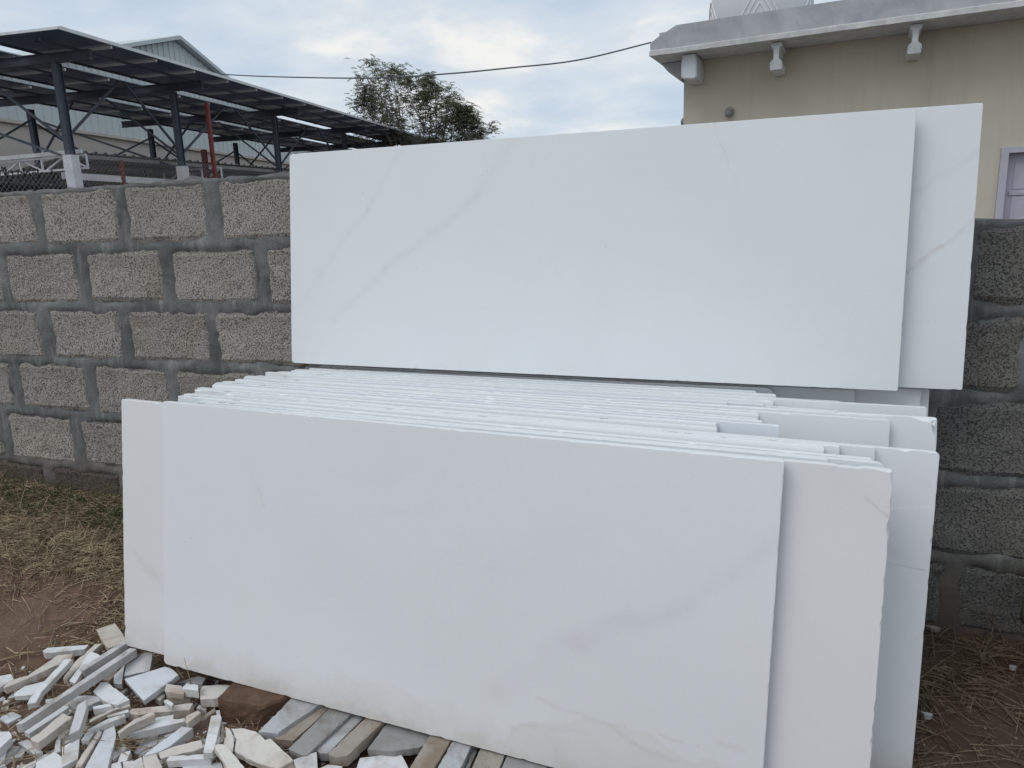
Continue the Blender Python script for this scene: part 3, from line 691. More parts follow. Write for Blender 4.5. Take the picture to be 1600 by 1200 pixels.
DEBRIS = [
    ('small white offcut at the left edge of the picture beside the dirt', 'white', 0.02, [(-1.9026, -0.9918, -0.0379), (-1.8721, -0.9662, -0.0379), (-1.8405, -0.9815, -0.0379), (-1.8399, -1.0127, -0.0379), (-1.8464, -1.0314, -0.0379)]),
    ('long offcut with tan broken top and sawn grey front', 'tan', 0.024, [(-1.8297, -1.0186, -0.0301), (-1.8251, -0.9912, -0.0286), (-1.8042, -0.9698, -0.0271), (-1.8046, -0.9314, -0.0251), (-1.8070, -0.8804, -0.0226), (-1.7657, -0.8643, -0.0209), (-1.7523, -0.8843, -0.0216), (-1.7679, -0.9194, -0.0237), (-1.7875, -0.9736, -0.0269), (-1.8140, -1.0249, -0.0301)]),
    ('thin white offcut half under the pale bar at the left of the pile', 'white', 0.016, [(-1.7858, -1.0240, -0.0414), (-1.7898, -0.9920, -0.0414), (-1.7582, -0.9596, -0.0414), (-1.7412, -0.9799, -0.0414), (-1.7339, -1.0135, -0.0414), (-1.7738, -1.0312, -0.0414)]),
    ('pale bar with a pointed near end leaning on the tan broken offcut', 'white', 0.02, [(-1.6717, -1.0700, -0.0148), (-1.6828, -1.0538, -0.0125), (-1.6936, -1.0281, -0.0088), (-1.7228, -0.9225, 0.0056), (-1.7037, -0.9146, 0.0061), (-1.6735, -1.0268, -0.0092), (-1.6530, -1.0602, -0.0141)]),
    ('bright white bar farthest out on the bare dirt', 'white', 0.024, [(-1.8837, -0.8677, -0.0325), (-1.8847, -0.8515, -0.0325), (-1.7833, -0.8042, -0.0325), (-1.7737, -0.8247, -0.0325), (-1.8660, -0.8738, -0.0325)]),
    ('narrow tan strip behind the white triangular offcut', 'tan', 0.022000000000000002, [(-1.7118, -0.9459, -0.0336), (-1.7372, -0.8879, -0.0261), (-1.7401, -0.8573, -0.0223), (-1.7453, -0.8155, -0.0171), (-1.7258, -0.8076, -0.0163), (-1.7207, -0.8415, -0.0206), (-1.6938, -0.9458, -0.0339)]),
    ('bright white triangular offcut near the top of the pile', 'white', 0.015, [(-1.6717, -0.9585, -0.0248), (-1.6848, -0.9162, -0.0155), (-1.7052, -0.8618, -0.0036), (-1.6643, -0.8675, -0.0041), (-1.6405, -0.8808, -0.0067), (-1.6618, -0.9224, -0.0165), (-1.6458, -0.9616, -0.0251)]),
    ('squarish tan grey block farthest back, against the slab corner', 'tan', 0.022000000000000002, [(-1.7343, -0.8033, -0.0105), (-1.8150, -0.7518, -0.0211), (-1.7852, -0.7117, -0.0171), (-1.6822, -0.7723, -0.0036), (-1.6410, -0.8029, 0.0018), (-1.6646, -0.8405, -0.0014)]),
    ('grey bar chipped near its end, above the longest bar', 'grey', 0.03, [(-1.6619, -0.9316, -0.0051), (-1.6273, -0.8213, 0.0170), (-1.6078, -0.8266, 0.0178), (-1.6427, -0.9383, -0.0046)]),
    ('longest bar of the pile, sawn grey, reaching down from the slab corner', 'grey', 0.027999999999999997, [(-1.5976, -1.1496, 0.0029), (-1.5908, -0.8353, 0.0107), (-1.5682, -0.8334, 0.0108), (-1.5840, -1.1444, 0.0031)]),
    ('white bar lying just below the longest bar', 'white', 0.018000000000000002, [(-1.6149, -1.1238, -0.0366), (-1.6162, -1.0494, -0.0366), (-1.6140, -1.0219, -0.0366), (-1.5897, -1.0260, -0.0366), (-1.5892, -1.0658, -0.0366), (-1.5933, -1.1275, -0.0366)]),
    ('pinkish tan plank beneath the white bar at left', 'tan', 0.026000000000000002, [(-1.5571, -1.1510, -0.0233), (-1.5545, -1.1311, -0.0224), (-1.5630, -1.0619, -0.0197), (-1.5384, -1.0668, -0.0195), (-1.5255, -1.0655, -0.0192), (-1.5219, -1.1579, -0.0230)]),
    ('small white piece with a dark nick, on dirt below the pinkish plank', 'white', 0.018000000000000002, [(-1.6166, -1.1414, -0.0545), (-1.6033, -1.1248, -0.0545), (-1.5297, -1.1451, -0.0545), (-1.5393, -1.1578, -0.0545), (-1.5653, -1.1519, -0.0545)]),
    ('tall tapered light grey wedge standing out of the pile', 'grey', 0.03, [(-1.4373, -1.1447, 0.0081), (-1.5004, -1.0678, 0.0184), (-1.4948, -1.0483, 0.0198), (-1.4775, -1.0599, 0.0179), (-1.4281, -1.1248, 0.0094)]),
    ('white offcut at the left edge above the little grey chips', 'white', 0.024, [(-1.6626, -1.1589, -0.0251), (-1.6305, -1.1443, -0.0251), (-1.6043, -1.1565, -0.0251), (-1.5894, -1.2106, -0.0251)]),
    ('pale chip at the left edge under the white offcut', 'white', 0.02, [(-1.6202, -1.1927, -0.0464), (-1.6161, -1.1631, -0.0464), (-1.5796, -1.1969, -0.0464), (-1.5995, -1.2074, -0.0464)]),
    ('small greyish chip beside the nicked white piece', 'grey', 0.018000000000000002, [(-1.6231, -1.1549, -0.0543), (-1.5988, -1.1484, -0.0543), (-1.5891, -1.1662, -0.0543), (-1.5988, -1.1801, -0.0543)]),
    ('chip at the bottom left corner of the picture', 'white', 0.02, [(-1.6074, -1.2033, -0.0548), (-1.5894, -1.1914, -0.0548), (-1.5685, -1.2036, -0.0548), (-1.5831, -1.2205, -0.0548)]),
    ('broad white piece cut off by the bottom edge, left of the upright stalk', 'white', 0.02, [(-1.4988, -1.1856, -0.0450), (-1.4912, -1.1453, -0.0450), (-1.4557, -1.1533, -0.0450), (-1.3888, -1.2105, -0.0450), (-1.4369, -1.2258, -0.0450)]),
    ('white rhombic piece right of the upright stalk', 'white', 0.02, [(-1.4754, -1.1374, -0.0357), (-1.4664, -1.0991, -0.0357), (-1.4067, -1.1540, -0.0357), (-1.4172, -1.1859, -0.0357)]),
    ('narrow pale chip behind the white rhombic piece', 'grey', 0.02, [(-1.5230, -1.1166, -0.0443), (-1.5236, -1.1032, -0.0443), (-1.4761, -1.1415, -0.0443), (-1.4859, -1.1510, -0.0443)]),
    ('bluish chip under the tapered wedge', 'blue', 0.02, [(-1.5268, -1.0923, -0.0532), (-1.5262, -1.0828, -0.0532), (-1.4869, -1.0935, -0.0532), (-1.4962, -1.1188, -0.0532)]),
    ('stubby white block between the wedge and the thin pinkish bar', 'white', 0.03, [(-1.4606, -1.0830, -0.0312), (-1.4402, -1.0835, -0.0312), (-1.4287, -1.1069, -0.0312), (-1.4492, -1.1111, -0.0312)]),
    ('thin pinkish bar lying against the big white plate', 'tan', 0.02, [(-1.3912, -1.1763, -0.0353), (-1.3993, -1.1631, -0.0348), (-1.4409, -1.0711, -0.0320), (-1.4265, -1.0733, -0.0322), (-1.3785, -1.1664, -0.0351)]),
    ("big bright white plate with slanted ends in the pile's centre bottom", 'blue', 0.022000000000000002, [(-1.3526, -1.1928, -0.0344), (-1.4151, -1.0871, -0.0344), (-1.4303, -1.0668, -0.0344), (-1.4209, -1.0452, -0.0344), (-1.3861, -1.0713, -0.0344), (-1.3006, -1.1763, -0.0344)]),
    ('white chip tucked right of the big white plate', 'white', 0.02, [(-1.3633, -1.1126, -0.0541), (-1.3877, -1.0769, -0.0541), (-1.3773, -1.0669, -0.0541), (-1.3514, -1.0765, -0.0541), (-1.3473, -1.1201, -0.0541)]),
    ('pale chip standing beside the straw hollow', 'white', 0.022000000000000002, [(-1.3277, -1.1250, -0.0487), (-1.3451, -1.0989, -0.0487), (-1.3294, -1.0854, -0.0487), (-1.3103, -1.1154, -0.0487)]),
    ('white chip at the bottom edge below the straw hollow', 'white', 0.02, [(-1.3248, -1.1409, -0.0387), (-1.3123, -1.1288, -0.0387), (-1.2714, -1.1579, -0.0387), (-1.2994, -1.1668, -0.0387)]),
    ('white plate at the bottom edge left of the tan slab piece', 'white', 0.02, [(-1.3118, -1.1235, -0.0443), (-1.2903, -1.1126, -0.0443), (-1.2850, -1.0984, -0.0443), (-1.2265, -1.1406, -0.0443), (-1.2760, -1.1563, -0.0443)]),
    ('blotchy tan piece at the bottom edge under the white bars', 'tan', 0.02, [(-1.2699, -1.1085, -0.0296), (-1.2478, -1.0910, -0.0296), (-1.1695, -1.1408, -0.0296), (-1.2116, -1.1541, -0.0296)]),
    ('short white bar right of the tapered wedge', 'white', 0.024, [(-1.5195, -1.0192, -0.0244), (-1.4884, -0.9956, -0.0244), (-1.4713, -1.0018, -0.0244), (-1.5079, -1.0257, -0.0244)]),
    ('curved greyish tan offcut behind the tapered wedge', 'grey', 0.022000000000000002, [(-1.5657, -1.0312, -0.0330), (-1.6037, -1.0174, -0.0330), (-1.6041, -0.9886, -0.0330), (-1.5779, -0.9779, -0.0330), (-1.5428, -0.9750, -0.0330), (-1.5292, -0.9814, -0.0330), (-1.5384, -0.9972, -0.0330)]),
    ('white rectangular plate in the middle of the pile', 'white', 0.016, [(-1.5081, -0.9948, -0.0248), (-1.5760, -0.9693, -0.0276), (-1.5880, -0.9344, -0.0275), (-1.5705, -0.9305, -0.0266), (-1.5044, -0.9529, -0.0239), (-1.4485, -0.9733, -0.0215), (-1.4602, -0.9985, -0.0225)]),
    ('long whitish tan splinter in front of the rectangular plate', 'tan', 0.022000000000000002, [(-1.4888, -1.0580, -0.0353), (-1.4977, -1.0468, -0.0350), (-1.4832, -1.0055, -0.0332), (-1.4592, -0.9651, -0.0312), (-1.4396, -0.9815, -0.0316), (-1.4654, -1.0030, -0.0328)]),
    ('slim white bar with a brown front, second row of the pile', 'white', 0.022000000000000002, [(-1.4556, -1.0876, -0.0233), (-1.4404, -1.0451, -0.0218), (-1.4146, -1.0195, -0.0206), (-1.4053, -1.0263, -0.0206), (-1.4477, -1.0876, -0.0232)]),
    ('sliver of white stone between two longer bars', 'white', 0.018000000000000002, [(-1.4643, -1.0274, -0.0311), (-1.4347, -0.9935, -0.0311), (-1.4237, -1.0000, -0.0311), (-1.4567, -1.0323, -0.0311)]),
    ('long tan offcut with shell-like broken face', 'tan', 0.026000000000000002, [(-1.4321, -1.0005, -0.0360), (-1.4341, -0.9836, -0.0360), (-1.3644, -0.9494, -0.0360), (-1.3046, -0.9206, -0.0360), (-1.2919, -0.9446, -0.0360), (-1.3660, -0.9776, -0.0360), (-1.4005, -0.9981, -0.0360)]),
    ('curved tan splinter lying across two bars', 'tan', 0.024, [(-1.3701, -1.0805, -0.0139), (-1.3659, -1.0359, -0.0118), (-1.3434, -1.0030, -0.0098), (-1.3280, -1.0105, -0.0097), (-1.3475, -1.0422, -0.0116), (-1.3554, -1.0639, -0.0128), (-1.3583, -1.0859, -0.0138)]),
    ('wide white bar with a notched top above the straw hollow', 'white', 0.024, [(-1.3787, -1.0495, -0.0336), (-1.3519, -1.0271, -0.0336), (-1.3465, -0.9945, -0.0336), (-1.3139, -0.9722, -0.0336), (-1.3027, -0.9857, -0.0336), (-1.2781, -0.9732, -0.0336), (-1.2690, -0.9848, -0.0336), (-1.3629, -1.0606, -0.0336)]),
    ('tiny white cube-like chip on the long tan offcut', 'white', 0.016, [(-1.3581, -0.9583, -0.0163), (-1.3548, -0.9496, -0.0163), (-1.3247, -0.9582, -0.0163), (-1.3213, -0.9697, -0.0163)]),
    ("tan pink broken piece under the slab's left part", 'tan', 0.02, [(-1.3891, -0.9257, -0.0183), (-1.4076, -0.8988, -0.0183), (-1.3635, -0.8935, -0.0183), (-1.3437, -0.9037, -0.0183), (-1.3311, -0.9211, -0.0183)]),
    ('grey tan bar under the tan pink broken piece', 'tan', 0.022000000000000002, [(-1.3861, -0.9200, -0.0394), (-1.3989, -0.9133, -0.0394), (-1.3836, -0.9059, -0.0394), (-1.3318, -0.9006, -0.0394), (-1.3276, -0.9072, -0.0394)]),
    ('white topped block beside the thin upright stalk', 'white', 0.027999999999999997, [(-1.3397, -0.9128, -0.0097), (-1.3468, -0.9096, -0.0097), (-1.3493, -0.8900, -0.0097), (-1.3142, -0.8888, -0.0097), (-1.2968, -0.9076, -0.0097)]),
    ("shadowed plate just under the slab's bottom edge", 'grey', 0.02, [(-1.3934, -0.8495, -0.0459), (-1.4242, -0.8590, -0.0459), (-1.3870, -0.8159, -0.0459), (-1.3610, -0.8167, -0.0459), (-1.3505, -0.8420, -0.0459)]),
    ('yellowish chip under the tip of the bluish plate', 'cream', 0.022000000000000002, [(-1.4261, -0.9255, -0.0422), (-1.4269, -0.8961, -0.0422), (-1.4024, -0.9102, -0.0422), (-1.3983, -0.9328, -0.0422)]),
    ('large bluish white plate pointing at the viewer near the slab corner', 'blue', 0.018000000000000002, [(-1.4197, -0.9610, -0.0274), (-1.5358, -0.9105, -0.0236), (-1.4604, -0.8486, -0.0114), (-1.4368, -0.8510, -0.0109), (-1.3987, -0.8666, -0.0120)]),
    ('grey stained plate behind the large bluish plate', 'grey', 0.018000000000000002, [(-1.5550, -0.8946, -0.0283), (-1.5825, -0.8612, -0.0230), (-1.5711, -0.8114, -0.0134), (-1.5406, -0.8104, -0.0123), (-1.4970, -0.8651, -0.0210)]),
    ('narrow white chip left of the grey stained plate', 'white', 0.02, [(-1.5701, -0.9157, -0.0399), (-1.5931, -0.8922, -0.0355), (-1.5985, -0.8518, -0.0300), (-1.5475, -0.9106, -0.0405)]),
    ('dirty brown chip under the longest bar', 'dirt', 0.02, [(-1.6266, -0.9035, -0.0442), (-1.6093, -0.8641, -0.0395), (-1.5951, -0.8894, -0.0414), (-1.5957, -0.9071, -0.0432)]),
    ('creamy white block beside the brown brick', 'cream', 0.03, [(-1.2876, -0.9142, -0.0280), (-1.3152, -0.8885, -0.0280), (-1.3249, -0.8670, -0.0280), (-1.2813, -0.8481, -0.0280), (-1.2541, -0.8425, -0.0280), (-1.2499, -0.8974, -0.0280)]),
    ('white crumb below the creamy block', 'white', 0.02, [(-1.3051, -0.9150, -0.0560), (-1.3100, -0.9010, -0.0560), (-1.2846, -0.8983, -0.0560), (-1.2768, -0.9113, -0.0560)]),
    ('small tan bar end pointing at the brown brick', 'tan', 0.024, [(-1.2484, -1.0052, -0.0144), (-1.2582, -0.9907, -0.0134), (-1.2416, -0.9673, -0.0093), (-1.2268, -0.9731, -0.0088), (-1.2354, -1.0110, -0.0140)]),
    ('dark tan wedge in front of the brown brick', 'dirt', 0.03, [(-1.2459, -1.0004, -0.0291), (-1.2277, -0.9307, -0.0249), (-1.2148, -0.9410, -0.0253), (-1.2229, -0.9701, -0.0271)]),
    ("upright white bar in front of the brick's left corner", 'white', 0.018000000000000002, [(-1.1147, -1.0902, 0.0004), (-1.1932, -0.9788, -0.0059), (-1.1763, -0.9687, -0.0059), (-1.1649, -0.9754, -0.0054), (-1.1095, -1.0579, -0.0009), (-1.0946, -1.0841, 0.0005)]),
    ('small pinkish strip between the white bar and cream stones', 'tan', 0.018000000000000002, [(-1.1312, -1.0275, -0.0257), (-1.1672, -0.9782, -0.0257), (-1.1630, -0.9746, -0.0257), (-1.1336, -1.0063, -0.0257), (-1.1229, -1.0227, -0.0257)]),
    ('narrow cream piece cracked away from the big cream plate', 'cream', 0.018000000000000002, [(-1.1040, -1.0447, -0.0144), (-1.1205, -1.0175, -0.0144), (-1.1449, -0.9915, -0.0144), (-1.1304, -0.9916, -0.0144), (-1.0923, -1.0196, -0.0144), (-1.0681, -1.0543, -0.0144)]),
    ('big cream plate in front of the brown brick', 'cream', 0.018000000000000002, [(-1.1269, -0.9916, -0.0152), (-1.0986, -0.9806, -0.0152), (-1.0659, -0.9816, -0.0152), (-1.0268, -0.9981, -0.0152), (-1.0185, -0.9911, -0.0152), (-0.9268, -1.0332, -0.0152), (-0.9416, -1.0674, -0.0152), (-1.0075, -1.0646, -0.0152), (-1.0418, -1.0574, -0.0152), (-1.0668, -1.0529, -0.0152), (-1.0910, -1.0182, -0.0152)]),
    ('long cream bar crossing in front of the big cream plate', 'cream', 0.02, [(-0.9978, -1.1365, 0.0109), (-1.0997, -1.0747, 0.0109), (-1.0814, -1.0606, 0.0109), (-1.0432, -1.0794, 0.0109), (-0.9602, -1.1246, 0.0109)]),
    ('brown stained chip right of the big cream plate', 'dirt', 0.02, [(-0.9492, -1.0586, -0.0225), (-0.9358, -1.0287, -0.0225), (-0.9167, -1.0326, -0.0225), (-0.9002, -1.0642, -0.0225), (-0.9337, -1.0748, -0.0225)]),
    ('pitted tan bar between two white bars', 'tan', 0.024, [(-1.2409, -1.0923, -0.0285), (-1.2208, -1.0699, -0.0247), (-1.1658, -1.0409, -0.0156), (-1.1405, -1.0623, -0.0129), (-1.1468, -1.0710, -0.0142), (-1.2199, -1.1074, -0.0262)]),
    ('white triangular bar over the straw hollow with a grey side', 'blue', 0.027999999999999997, [(-1.2612, -1.1127, -0.0257), (-1.2615, -1.0877, -0.0257), (-1.2534, -1.0097, -0.0257), (-1.2241, -1.0051, -0.0257), (-1.2285, -1.0752, -0.0257), (-1.2393, -1.0934, -0.0257)]),
    ("flake of white stone at the straw hollow's right rim", 'white', 0.015, [(-1.3084, -1.0136, -0.0592), (-1.2941, -0.9929, -0.0592), (-1.2896, -1.0054, -0.0592), (-1.3002, -1.0179, -0.0592)]),
    ('white bar lying level near the bottom edge', 'white', 0.022000000000000002, [(-1.1946, -1.1154, -0.0185), (-1.1986, -1.1024, -0.0185), (-1.1126, -1.0671, -0.0185), (-1.1052, -1.0811, -0.0185), (-1.1891, -1.1156, -0.0185)]),
    ('bluish plate at the bottom edge under the level white bar', 'blue', 0.02, [(-1.1636, -1.1033, -0.0361), (-1.0915, -1.0665, -0.0361), (-1.0552, -1.0965, -0.0361), (-1.1461, -1.1253, -0.0361)]),
    ('thin white sliver behind the level white bar', 'white', 0.016, [(-1.1973, -1.0720, -0.0369), (-1.1647, -1.0533, -0.0369), (-1.1560, -1.0590, -0.0369), (-1.1899, -1.0760, -0.0369)]),
    ('whitish plate at the bottom edge in front of the sleepers', 'white', 0.02, [(-0.7934, -1.0135, -0.0362), (-0.8101, -0.9634, -0.0362), (-0.7323, -0.9225, -0.0362), (-0.6749, -0.9760, -0.0362)]),
    ('grey tan piece right of the big cream plate', 'grey', 0.018000000000000002, [(-0.9298, -1.0317, -0.0171), (-0.8959, -0.9946, -0.0171), (-0.8510, -1.0554, -0.0171), (-0.8906, -1.0679, -0.0171)]),
    ('white chip cut off by the bottom edge between the sleepers', 'white', 0.018000000000000002, [(-0.8719, -1.0243, -0.0288), (-0.8602, -1.0088, -0.0288), (-0.8267, -1.0041, -0.0288), (-0.8082, -1.0330, -0.0288), (-0.8531, -1.0472, -0.0288)])]
SLEEPERS = [
    ('bluish white sleeper strip beside the brown brick', 'blue', 0.022000000000000002, [(-1.0553, -0.9876, -0.0100), (-1.0582, -0.8749, -0.0100), (-1.0591, -0.8101, -0.0100), (-0.9540, -0.7885, -0.0100), (-0.9789, -0.8728, -0.0100), (-1.0094, -0.9777, -0.0100), (-1.0441, -0.9863, -0.0100)]),
    ('ochre sleeper strip with a broken end', 'tan', 0.022000000000000002, [(-1.0148, -0.9856, -0.0200), (-0.9836, -0.8623, -0.0200), (-0.9614, -0.7784, -0.0200), (-0.9267, -0.7757, -0.0200), (-0.9547, -0.8631, -0.0200), (-0.9681, -0.9797, -0.0200)]),
    ('taupe sleeper strip third from the brick', 'grey', 0.024, [(-0.9585, -1.0100, -0.0140), (-0.9508, -0.8681, -0.0140), (-0.9402, -0.7676, -0.0140), (-0.8663, -0.7714, -0.0140), (-0.8901, -0.8709, -0.0140), (-0.9063, -1.0142, -0.0140), (-0.9144, -1.0187, -0.0140)]),
    ('blue grey sleeper strip squeezed between two tan ones', 'blue', 0.02, [(-0.9104, -0.9818, -0.0240), (-0.8970, -0.8613, -0.0240), (-0.8818, -0.7612, -0.0240), (-0.8496, -0.7618, -0.0240), (-0.8624, -0.8647, -0.0240), (-0.8742, -0.9870, -0.0240), (-0.8914, -0.9904, -0.0240)]),
    ('thick tan sleeper strip with rough front end', 'tan', 0.026000000000000002, [(-0.8675, -0.9979, -0.0140), (-0.8519, -0.8778, -0.0140), (-0.8414, -0.7844, -0.0140), (-0.7793, -0.7880, -0.0140), (-0.8043, -0.8768, -0.0140), (-0.8220, -0.9896, -0.0140), (-0.8424, -1.0021, -0.0140)]),
    ('wide dark grey sleeper plate under the front slab', 'grey', 0.018000000000000002, [(-0.7986, -0.9514, -0.0220), (-0.8006, -0.8669, -0.0220), (-0.7930, -0.7628, -0.0220), (-0.6313, -0.7504, -0.0220), (-0.6540, -0.8614, -0.0220), (-0.6918, -0.9116, -0.0220), (-0.7461, -0.9411, -0.0220)]),
    ('pinkish sleeper strip right of the wide grey plate', 'tan', 0.022000000000000002, [(-0.6790, -1.0023, -0.0160), (-0.6838, -0.8959, -0.0160), (-0.6804, -0.7863, -0.0160), (-0.6192, -0.7863, -0.0160), (-0.6311, -0.8837, -0.0160), (-0.6287, -0.9863, -0.0160)]),
    ('white sleeper strip next to the pinkish one', 'blue', 0.022000000000000002, [(-0.6242, -0.9837, -0.0170), (-0.6290, -0.8817, -0.0170), (-0.6125, -0.7757, -0.0170), (-0.5714, -0.7794, -0.0170), (-0.5820, -0.8817, -0.0170), (-0.5765, -0.9686, -0.0170)]),
    ('sunken narrow sleeper strip', 'grey', 0.018000000000000002, [(-0.5743, -0.9493, -0.0320), (-0.5866, -0.8655, -0.0320), (-0.5869, -0.7818, -0.0320), (-0.5712, -0.7816, -0.0320), (-0.5730, -0.8654, -0.0320), (-0.5667, -0.9469, -0.0320)]),
    ('brownish sleeper strip near the stained slab corner', 'tan', 0.024, [(-0.5545, -0.9604, -0.0180), (-0.5618, -0.8802, -0.0180), (-0.5586, -0.7925, -0.0180), (-0.4896, -0.7934, -0.0180), (-0.5037, -0.8823, -0.0180), (-0.4994, -0.9429, -0.0180)]),
    ('dark grey sleeper strip rightmost of those in view', 'grey', 0.024, [(-0.4966, -0.9396, -0.0200), (-0.5014, -0.8810, -0.0200), (-0.4870, -0.7787, -0.0200), (-0.3965, -0.7835, -0.0200), (-0.4082, -0.8889, -0.0200), (-0.4049, -0.9216, -0.0200)])]
for i, (lab, tone, th, pts) in enumerate(DEBRIS):
    stone_piece('marble_offcut', pts, th * 0.80, TONES[tone], 300 + i, lab, 'marble offcut', 'marble offcuts heaped beside the slabs', 1.6 if tone in ('tan', 'cream', 'dirt') else 1.0)
for i, (lab, tone, th, pts) in enumerate(SLEEPERS):
    stone_piece('sleeper_strip', pts, th, TONES[{'blue': 'shaded dusty white', 'tan': 'shaded dusty tan', 'grey': 'shaded dusty grey'}[tone]], 500 + i, lab, 'stone strip', 'stone strips bedded under the front slab', 1.3)
# low layer of small pieces half sunk in the soil beneath the heap
rb = random.Random(77); k = 0
while k < 60:
    x = rb.gauss(-1.46, 0.20); y = rb.gauss(-1.06, 0.09)
    if x > -1.0 or y > -0.90 or y < -1.3 or x < -1.95: continue
    a = rb.uniform(0, 3.14); l = rb.uniform(0.02, 0.055); w = rb.uniform(0.009, 0.02); z = G(x, y) + rb.uniform(0.008, 0.016); tl = rb.uniform(-0.15, 0.15)
    pts = []
    for u, v in ((-1, -1), (rb.uniform(.6, 1.1), -1), (1, rb.uniform(.3, 1)), (rb.uniform(-1, -.4), 1)):
        dx = u * l * math.cos(a) - v * w * math.sin(a); dy = u * l * math.sin(a) + v * w * math.cos(a); pts.append((x + dx, y + dy, z + u * l * tl))
    tn = ('white', 'white', 'blue', 'cream', 'tan')[k % 5]
    stone_piece('marble_offcut', pts, 0.014, TONES[tn], 900 + k, 'small %s offcut half sunk in the soil under the larger pieces of the heap' % {'blue': 'bluish'}.get(tn, tn), 'marble offcut', 'small %s offcuts half sunk under the heap' % {'blue': 'bluish'}.get(tn, tn), 1.2); k += 1
# white chips and a stone on the dark soil at the right
for lab, (x, y), s in (('small white chip on the straw right of the slabs', (0.366, -0.412), 0.013), ('tiny pale chip on the dark soil near the right picture edge', (0.597, -0.166), 0.010), ('grey pebble at the foot of the wall right of the slabs', (0.44, -0.04), 0.02)):
    pts = [(x + s * math.cos(a) * q, y + s * math.sin(a) * q * 0.7, G(x, y) + 0.018) for a, q in ((0.2, 1), (1.4, 0.7), (2.6, 1.1), (4.2, 0.8), (5.3, 0.9))]
    stone_piece('stone_chip', pts, 0.012, TONES['shaded dusty white' if 'pebble' not in lab else 'dirt'], int(x * 1000), lab, 'stone chip', None, 1.5)

# crumbs and powder of marble between the offcuts, grit on the soil
def crumbs(name, n, fn, size, mat, lab):
    V, Fc = [], []; r = random.Random(n)
    k = 0
    while k < n:
        q = fn(r)
        if q is None: continue
        x, y = q; k += 1; sz = r.uniform(*size) * (0.4 + 1.2 * r.random() ** 3); z = GN(x, y) + sz * 0.2
        Rm = Matrix.Rotation(r.uniform(0, 6.28), 3, 'Z') @ Matrix.Rotation(r.uniform(-.5, .5), 3, 'X'); b = len(V)
        sx, sy, sz_ = sz * r.uniform(.6, 1.6), sz * r.uniform(.5, 1.0), sz * r.uniform(.3, .6)
        for c in ((-1, -1, -1), (1, -1, -1), (1, 1, -1), (-1, 1, -1), (-1, -1, 1), (1, -1, 1), (1, 1, 1), (-1, 1, 1)):
            p = Rm @ Vector((c[0] * sx * r.uniform(.5, 1), c[1] * sy * r.uniform(.5, 1), c[2] * sz_ * r.uniform(.6, 1))); V.append((x + p.x, y + p.y, z + p.z))
        for f in ((0, 3, 2, 1), (4, 5, 6, 7), (0, 1, 5, 4), (1, 2, 6, 5), (2, 3, 7, 6), (3, 0, 4, 7)): Fc.append(tuple(b + i for i in f))
    me = bpy.data.meshes.new(name); me.from_pydata(V, [], Fc); me.materials.append(mat); tag(link(name, me), lab, 'grit', kind='stuff')
def heap_area(r):
    x = r.gauss(-1.45, 0.26); y = r.gauss(-1.02, 0.14)
    return None if y > -0.72 or x > -0.85 else (x, y)
crumbs('marble_crumbs', 900, heap_area, (0.002, 0.006), TONES['white'], 'white marble crumbs sprinkled between the offcuts')
def soil_area(r): return r.uniform(-3.3, 1.2), r.uniform(-1.6, -0.02)
crumbs('soil_grit', 1500, soil_area, (0.0015, 0.005), TONES['dirt'], 'small grit and clods lying on the soil')

# brown brick under the slab edge
bm = bmesh.new()
top = [(-1.223, -0.926), (-1.104, -0.918), (-1.060, -0.85), (-1.236, -0.853)]
def rough_block(bm, top, z1, z0, amp, seed, n=9):
    c = Vector((sum(p[0] for p in top) / 4, sum(p[1] for p in top) / 4, (z0 + z1) / 2))
    def P(u, v, w):
        a = Vector(top[0]).lerp(Vector(top[1]), u); b = Vector(top[3]).lerp(Vector(top[2]), u); q = a.lerp(b, v)
        p = Vector((q.x, q.y, z0 + (z1 - z0) * w)) - c
        # worn arrises
        k = sum(1 for t in (u, v, w) if t < 0.06 or t > 0.94)
        if k >= 2: p *= 0.965
        p += Vector((noise.fractal(p * 30 + Vector((seed, 0, 0)), 1, 2, 4), noise.fractal(p * 30 + Vector((0, seed, 0)), 1, 2, 4), noise.fractal(p * 30 + Vector((0, 0, seed)), 1, 2, 4))) * amp
        return p
    cache = {}
    def V(u, v, w):
        k = (round(u, 4), round(v, 4), round(w, 4))
        if k not in cache: cache[k] = bm.verts.new(P(u, v, w))
        return cache[k]
    for i in range(n):
        for j in range(n):
            a, b, c_, d = i / n, (i + 1) / n, j / n, (j + 1) / n
            for s in (0, 1):
                bm.faces.new((V(a, c_, s), V(b, c_, s), V(b, d, s), V(a, d, s))); bm.faces.new((V(a, s, c_), V(b, s, c_), V(b, s, d), V(a, s, d))); bm.faces.new((V(s, a, c_), V(s, b, c_), V(s, b, d), V(s, a, d)))
    fixn(bm); return c
c = rough_block(bm, top, -0.0035, -0.085, 0.004, 3.3)
o = obj('brick', bm, M_brick, None, c); tag(o, 'worn brown earth brick propping the front slab near its left end', 'brick')

# dark rounded boulder at the right edge
bm = bmesh.new(); bmesh.ops.create_icosphere(bm, subdivisions=4, radius=1)
for v in bm.verts:
    n = 1 + 0.12 * noise.fractal(v.co * 1.4 + Vector((4, 1, 0)), 1, 2, 5); v.co = Vector((v.co.x * 0.24 * n, v.co.y * 0.13 * n, v.co.z * 0.17 * n))
o = obj('boulder', bm, simple('dark_olive_stone', (0.075, 0.075, 0.055), 0.9, 0.2, 0, 0.3, 9, 0.6, 50), None, (0.84, -0.2, 0.12), True)
tag(o, 'dark olive rounded boulder against the wall at the right picture edge', 'boulder')

